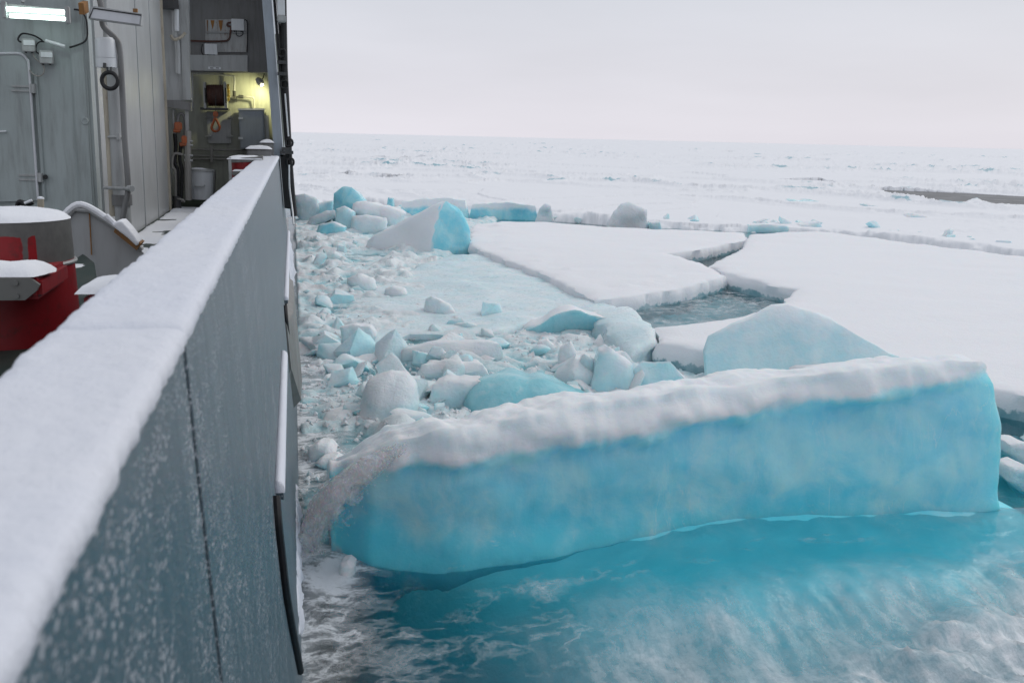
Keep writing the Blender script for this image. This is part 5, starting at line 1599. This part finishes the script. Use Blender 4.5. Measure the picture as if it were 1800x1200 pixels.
t = thing('wall_lamp', ony(459, 150, 24.7), 'small lit lamp shining on the yellow recess wall', 'lamp')
mb = MB(); mb.tube([ony(452, 139, 24.75), ony(457, 144, 24.7), ony(461, 150, 24.65)], [0.05, 0.09, 0.06], 14); mb.build('shade', M['lgrey'], t, smooth=True)
mb = MB(); mb.cyl(ony(460, 148.5, 24.6), ony(461, 151.5, 24.6), 0.035, 12); mb.build('bulb', M['bulb'], t)
mb = MB(); mb.tube(smooth_path([ony(a, b, 24.8) for a, b in ((458, -20), (461, 40), (464, 90), (465, 125), (462, 138), (458, 142))], 5), 0.011, 6); mb.build('flex', M['black'], t)
ld = bpy.data.lights.new('lamp_light', 'SPOT'); ld.energy = 42; ld.color = (1.0, 0.95, 0.48); ld.shadow_soft_size = 0.05; ld.spot_size = R(150); ld.spot_blend = 0.8
lo_ = bpy.data.objects.new('lamp_light', ld); COL.objects.link(lo_)
lo_.rotation_euler = Vector((0.45, -0.75, 0.5)).to_track_quat('Z', 'Y').to_euler(); lo_.parent = t; lo_.location = Vector([float(c) for c in ony(458, 158, 24.62)]) - t.location
pipe([(339, 190), (339, 150), (339, 133), (343, 130), (375, 131), (408, 134), (412, 137), (412, 160)], 25.0, 0.022, 'thin pale pipe arching over the winch', 'lgrey', 8)
pipe([(406, 170), (415, 171), (425, 170), (440, 171), (446, 174), (447, 192)], 25.0, 0.022, 'thin pipe with a valve running down into the cabinet', 'pipe', 8)
mb = MB(); mb.cyl(ony(419, 170, 25.0), ony(428, 170.5, 25.0), 0.04, 10); mb.cyl(ony(412, 160, 25), ony(412, 170, 25), 0.04, 10); mb.box(ony(416, 175, 24.95), (0.02, 0.02, 0.13)); tag(mb.build('valve', M['dark']), 'dark valve right of the winch', 'valve')
for k, (b, w) in enumerate(((263, 'upper'), (274, 'middle'), (279.5, 'lower'))):
    pipe([(330, b), (430, b + 1)], 25.05, 0.02, w + ' one of three thin pipes along the foot of the recess wall', 'pipe', 8)
mb = MB(); mb.box(ony(372, 271, 25.0), (0.06, 0.05, 0.38)); tag(mb.build('pipe_bracket', M['pipe']), 'upright bracket holding the thin recess pipes', 'bracket')
t = thing('drum', ony(355, 352, 23.0), 'white lidded drum with a handle and a dust of snow, in the recess', 'drum')
mb = MB(); mb.tube([ony(353.5, 300, 23), ony(354, 350, 23)], [0.265, 0.245], 26); mb.build('body', M['tag'], t, smooth=True)
mb = MB(); mb.tube([ony(353.5, 297, 23), ony(353.5, 300.5, 23)], [0.28, 0.285], 26); mb.build('lid', M['lgrey'], t, smooth=True)
mb = MB(); mb.tube(smooth_path([ony(342, 326, 22.74), ony(345, 328, 22.70), ony(357, 328, 22.70), ony(360, 326, 22.74)], 4), 0.017, 8); mb.build('handle', M['lgrey'], t, smooth=True)
mb = MB(); mb.tube([ony(350, 297.2, 22.95), ony(350, 295.0, 22.95)], [0.2, 0.08], 18); mb.build('snow', M['snow'], t, smooth=True)
mb = MB(); face_y(mb, [(370, 299), (378, 299), (377, 350), (370, 350)], 23.4, (0, 0.3, 0)); tag(mb.build('support_leg', M['grey']), 'grey support box standing behind the white drum', 'support')
# bracket shelf and hose bundle in the dark niche
t = thing('shelf_bracket', ony(312, 190, YC - 0.1), 'grey sloping shelf bracket on the recess column', 'bracket')
mb = MB(); face_y(mb, [(290, 176), (316, 176), (335, 180), (336, 195), (326, 193), (290, 188)], YC - 0.3, (0, 0.3, 0)); mb.build('plate', M['grey'], t)
mb = MB(); face_y(mb, [(325, 193), (331, 194), (333, 255), (327, 255)], YC - 0.2, (0, 0.06, 0)); mb.build('leg', M['lgrey'], t)
for k, (pp, lab, mt, rr) in enumerate((
    ([(304, 193), (305, 215), (307, 240), (308, 262)], 'pale straight rod hanging under the shelf bracket', 'lgrey', 0.025),
    ([(312, 225), (313, 205), (319, 200), (325, 210), (325, 240), (322, 262)], 'grey hose arching under the shelf bracket', 'grey', 0.03),
    ([(307, 235), (309, 260), (307, 285), (312, 300), (311, 350)], 'dark hose hanging in the niche', 'black', 0.04),
    ([(318, 250), (316, 280), (320, 300), (318, 350)], 'second dark hose hanging right of the first in the niche', 'black', 0.035),
    ([(322, 272), (307, 270), (303, 280), (303, 295), (308, 302), (309, 350)], 'beige hose bent like a crook in the niche', 'pipe', 0.028),
    ([(330, 230), (330, 290), (331, 352)], 'thick beige standpipe beside the white drum', 'pipe', 0.07))):
    pipe(pp, YC - 0.12 - 0.03 * k, rr, lab, mt, 8, 'hose' if 'hose' in lab else 'pipe')
for k, (a, b, lab) in enumerate(((313, 222, 'upper orange valve body in the niche'), (324, 246, 'lower orange valve body in the niche'))):
    mb = MB(); mb.box(ony(a, b, YC - 0.3), (0.15 - 0.04 * k, 0.12, 0.17), bev=0.02); mb.cyl(ony(a - 8, b + 8, YC - 0.3), ony(a + 4, b + 8, YC - 0.3), 0.04, 10); tag(mb.build('valve', M['orange'], smooth=True), lab, 'valve')
for k, b in enumerate((248, 255, 273, 282)):
    mb = MB(); mb.tube([ony(324, b, YC - 0.3), ony(339, b + 0.5, YC - 0.3)], 0.022, 8); tag(mb.build('pipe_stub', M['lgrey']), ('topmost', 'second', 'third', 'lowest')[k] + ' of four short pipe stubs on the standpipe', 'pipe stub')
t = thing('foot_valve', ony(313, 360, 21.95), 'dark valve cluster on the deck at the foot of the niche', 'valve')
mb = MB(); mb.cyl(ony(311, 345, 21.95), ony(311, 366, 21.95), 0.09, 12); mb.build('body', M['dark'], t, smooth=True)
mb = MB(); mb.ring(ony(318, 352, 21.9), (0.3, 0.4, 1), 0.07, 0.02); mb.build('handwheel', M['pipe'], t, smooth=True)
pipe([(306, 20), (307, 60), (312, 80), (313, 130)], YC - 0.1, 0.05, 'pale pipe running up the recess column', 'lgrey', 10)
pipe([(300, 62), (306, 70), (318, 66), (326, 58)], YC - 0.2, 0.03, 'cream elbow pipe across the recess column', 'cream', 8)
pipe([(310, -20), (311, 55)], YC - 0.15, 0.045, 'white riser pipe high on the recess column', 'tag', 10)
mb = MB(); mb.box(ony(297, 8, YC - 0.15), (0.38, 0.2, 0.18)); tag(mb.build('cable_tray', M['dark']), 'dark bracket high on the recess column', 'bracket')

# ---- deck gear with snow
def snow_cap(name, poly, z, h, parent, mat='snow', seed=1, gs=0.04):
    B = densify(poly, gs, gs * 0.4, seed)
    lo, hi = B.min(0), B.max(0)
    gx, gy_ = np.meshgrid(np.arange(lo[0], hi[0], gs), np.arange(lo[1], hi[1], gs), indexing='ij')
    Q = np.stack([gx.ravel(), gy_.ravel()], 1)
    Q = Q[inside_poly(Q, B)]
    Q = Q[dist_poly(Q, B) > gs * 0.5]
    V2, Fc, _ = cdt(B, Q)
    d = dist_poly(V2, B)
    zz = z + h * (1 - np.exp(-d / (h * 0.9))) * (1 + 0.25 * fbm(V2[:, 0] * 4, V2[:, 1] * 4, seed, 3))
    return put(name, np.concatenate([V2, zz[:, None]], 1), Fc, M[mat], parent, smooth=True)
def circ(c, r, n=40): return np.array([(c[0] + r * math.cos(2 * math.pi * k / n), c[1] + r * math.sin(2 * math.pi * k / n)) for k in range(n)])
bc = ony(8, 390, 8.4)
t = thing('bollard', (bc[0], bc[1], DECK), 'large red bollard worn to bare steel, snow on top, beside the near bulwark', 'bollard')
zt_ = float(ony(60, 392, 8.0)[2])
nz_, na = 26, 60
V, wv = [], []
for i in range(nz_):
    z = DECK + (zt_ - DECK) * i / (nz_ - 1)
    r_ = 0.47 + 0.03 * (1 - i / (nz_ - 1))
    for k in range(na):
        a = 2 * math.pi * k / na
        V.append((bc[0] + r_ * math.cos(a), bc[1] + r_ * math.sin(a), z))
        up = (z - (zt_ - 0.33)) / 0.33
        aa = math.degrees(a) % 360
        patch = max(0, 1 - abs(aa - 283) / 22) * 0.9 + (0.75 if 303 < aa < 312 else 0)
        wv.append(float(np.clip((1.0 if up > 0 else -1.0) - (1.6 * patch * (up < 0.72) if patch > 0.2 else 0) * (1 - 0.4 * max(up, 0)), -1, 1)))
Fc = [(i * na + k, i * na + (k + 1) % na, (i + 1) * na + (k + 1) % na, (i + 1) * na + k) for i in range(nz_ - 1) for k in range(na)] + [tuple((nz_ - 1) * na + k for k in range(na))]
put('post', V, Fc, M['red'], t, smooth=True, attrs={'worn': wv}).data.set_sharp_from_angle(angle=R(40))
mb = MB(); mb.ring((bc[0], bc[1], zt_ - 0.33), (0, 0, 1), 0.487, 0.016, 48, 6); mb.build('weld_ring', M['lgrey'], t, smooth=True)
snow_cap('snow', circ(bc, 0.475), zt_ + 0.002, 0.075, t, seed=4)
zA = float(ony(30, 487, 7.3)[2]); xe = float(ony(72, 505, 7.3)[0]); hA = 0.155
yA0, yA1 = 7.3, 8.0
mb = MB(); mb.box(((xe - 1.3) / 1 + 0.55, (yA0 + yA1) / 2 + 0.1, zA - hA / 2 - 0.002), (1.5, yA1 - yA0 + 0.2, hA), bev=0.03); o = mb.build('arm', M['red'], t, smooth=True)
at = o.data.attributes.new('worn', 'FLOAT', 'POINT'); at.data.foreach_set('value', np.full(len(o.data.vertices), -1.0, np.float32))
mb = MB(); mb.prism([(xe - 1.4, yA0 - 0.03, zA), (xe - 0.06, yA0 - 0.03, zA), (xe, yA0 - 0.03, zA - 0.05), (xe - 0.02, yA0 - 0.03, zA - 0.09), (xe - 0.1, yA0 - 0.03, zA - hA), (xe - 1.4, yA0 - 0.03, zA - hA)], (0, 0.03, 0)); pl_ = mb.build('end_plate', M['plate'], t)
for dz in (0.035, 0.125):
    mb = MB(); mb.cyl((xe - 0.15, yA0 - 0.045, zA - dz), (xe - 0.15, yA0 - 0.03, zA - dz), 0.018, 10); mb.build('bolt', M['plate'], pl_)
snow_cap('snow', np.array([(xe - 1.4, yA0 - 0.02), (xe - 0.04, yA0 - 0.02), (xe + 0.05, yA0 + 0.25), (xe + 0.02, yA0 + 0.42), (xe - 1.4, yA0 + 0.45)]), zA + 0.002, 0.10, t, seed=6)
# white angled guard behind the bollard, with a rusty plank and snow
Yg = 10.4
t = thing('guard_frame', ony(180, 470, Yg), 'white angled guard plate with snowy top rail behind the red bollard', 'guard')
mb = MB(); face_y(mb, [(100, 400), (131, 369), (157, 371), (206, 402), (252, 445), (252, 500), (172, 500), (166, 462), (146, 446), (122, 462), (100, 500)], Yg, (0, 0.03, 0)); mb.build('plate', M['white'], t)
rail = [ony(a, b, Yg - 0.02) for a, b in ((98, 402), (130, 368), (158, 370), (206, 402), (250, 440))]
mb = MB(); mb.tube(rail, 0.028, 8); mb.build('rail', M['lgrey'], t, smooth=True)
mb = MB(); mb.tube([p + np.array([0, -0.01, 0.03]) for p in smooth_path(rail[:4], 4)], 0.032, 8); mb.build('rail_snow', M['snow'], t, smooth=True)
mb = MB(); mb.tube([ony(157, 373, Yg - 0.02), ony(161, 448, Yg - 0.02)], 0.007, 5); mb.build('rust_streak', M['rusty'], t)
mb = MB(); face_y(mb, [(203, 397), (248, 428), (240, 440), (200, 408)], Yg - 0.12, (0, 0.25, 0)); mb.build('plank', M['rusty'], t, label='rusty sloping plank under snow')
pls = [ony(a, b, Yg - 0.02) for a, b in ((200, 393), (208, 387), (218, 386), (232, 402), (248, 424), (244, 431), (228, 416), (206, 399))]
mb = MB(); mb.prism([p - np.array([0, .14, 0]) for p in pls], (0, 0.3, 0)); o = mb.build('plank_snow', M['snow'], t)
bv = o.modifiers.new('bevel', 'BEVEL'); bv.width = 0.02; bv.segments = 3
mb = MB(); mb.tube([ony(186, 379, Yg - 0.1), ony(204, 396, Yg - 0.1)], 0.03, 8); mb.build('branch_snow', M['snow'], t, smooth=True)
t = thing('sounding_post', ony(71, 372, 12.5), 'short cream post with a cap of snow behind the bollard', 'post')
mb = MB(); mb.cyl(ony(71.5, 349, 12.5), ony(71.5, 420, 12.5), 0.036, 12); mb.build('pipe', M['cream'], t, smooth=True)
mb = MB(); mb.tube([ony(71.5, 349.5, 12.5), ony(71.5, 347, 12.5), ony(71.5, 345.5, 12.5)], [0.04, 0.035, 0.012], 12); mb.build('snow', M['snow'], t, smooth=True)
t = thing('coupling', ony(42, 366, 12.0), 'black snow-dusted hose coupling behind the bollard', 'coupling')
mb = MB(); mb.ring(ony(37, 361, 12.0), (0.4, 1, 0.1), 0.04, 0.026); mb.build('ring', M['black'], t, smooth=True)
mb = MB(); mb.tube([ony(38, 363, 12), ony(58, 355, 12)], 0.03, 10); mb.build('stem', M['black'], t, smooth=True)
mb = MB(); mb.tube([ony(43, 357.5, 11.97), ony(56, 352, 11.97)], 0.015, 8); mb.build('snow', M['snow'], t, smooth=True)
mb = MB(); mb.cyl(ony(40, 365, 12), (float(ony(40, 365, 12)[0]), 12.0, DECK), 0.03, 10); mb.build('stand', M['dark'], t)
# second red fitting between bollard and bulwark
c = ony(180, 495, 6.2)
t = thing('fairlead', (c[0], c[1], DECK), 'low red fitting under snow, half hidden by the near bulwark', 'fairlead')
mb = MB(); mb.box((c[0] + 0.1, c[1] + 0.1, (DECK + c[2]) / 2 - .03), (0.4, 0.35, c[2] - DECK - 0.06), bev=0.03); o = mb.build('body', M['red'], t, smooth=True)
at = o.data.attributes.new('worn', 'FLOAT', 'POINT'); at.data.foreach_set('value', np.full(len(o.data.vertices), -1.0, np.float32))
snow_cap('snow', np.array([(c[0] - 0.14, c[1] - 0.1), (c[0] + 0.34, c[1] - 0.1), (c[0] + 0.34, c[1] + 0.3), (c[0] - 0.14, c[1] + 0.3)]), c[2] - 0.058, 0.09, t, seed=9)

# far bollard and snowy benches near the recess
Yf = 18.5
c = ony(430, 290, Yf)
t = thing('bollard', (c[0], c[1], DECK), 'small red bollard in a grey frame at the far end of the bulwark', 'bollard')
sc_ = Yf / F
mb = MB(); mb.tube([(c[0], c[1] + .15, DECK), (c[0], c[1] + .15, float(ony(430, 282, Yf)[2]))], 0.26, 24); o = mb.build('post', M['red'], t, smooth=True)
at = o.data.attributes.new('worn', 'FLOAT', 'POINT'); at.data.foreach_set('value', np.full(len(o.data.vertices), -1.0, np.float32))
mb = MB(); face_y(mb, [(400, 279), (462, 275), (462, 284), (406, 286), (406, 281)], Yf - 0.12, (0, 0.5, 0)); mb.build('top_plate', M['grey'], t)
mb = MB(); mb.box(ony(405, 305, Yf - 0.1), (0.05, 0.08, 0.55)); mb.build('frame_leg', M['lgrey'], t)
q0, q1 = ony(398, 280, Yf - 0.15), ony(462, 276, Yf - 0.15)
snow_cap('snow', np.array([(q0[0], q0[1]), (q1[0], q1[1]), (q1[0], q1[1] + 0.6), (q0[0], q0[1] + 0.6)]), float(q0[2]) - 0.0, 0.06, t, seed=12)
q0 = ony(410, 300, Yf - 0.2)
mb = MB(); mb.box((q0[0] + 0.2, q0[1] + 0.02, q0[2] - 0.05), (0.45, 0.12, 0.08), bev=0.02); mb.build('step', M['plate'], t)
snow_cap('step_snow', np.array([(q0[0] - 0.02, q0[1] - 0.05), (q0[0] + 0.43, q0[1] - 0.05), (q0[0] + 0.43, q0[1] + 0.09), (q0[0] - 0.02, q0[1] + 0.09)]), float(q0[2]) - 0.01, 0.045, t, seed=13)
for (a, b, xw, zy, Yq, lab) in ((431, 478, 0, 262, 21.5, 'low locker under a white snow cap in front of the cabinet'), (456, 482, 1, 251, 22.0, 'small rounded locker under snow next to the inclined plating')):
    p0, p1 = ony(a, zy, Yq), ony(b, zy, Yq)
    t = thing('deck_locker', ((p0[0] + p1[0]) / 2, Yq, DECK), lab, 'locker')
    mb = MB(); mb.box(((p0[0] + p1[0]) / 2, Yq + 0.2, (DECK + p0[2]) / 2), ((p1[0] - p0[0]) * 0.9, 0.36, p0[2] - DECK), bev=0.03); mb.build('case', M['grey'], t)
    snow_cap('snow', np.array([(p0[0], Yq - 0.03), (p1[0], Yq - 0.03), (p1[0], Yq + 0.42), (p0[0], Yq + 0.42)]), float(p0[2]) + 0.004, 0.075, t, seed=15 + xw)
#SHIP_END
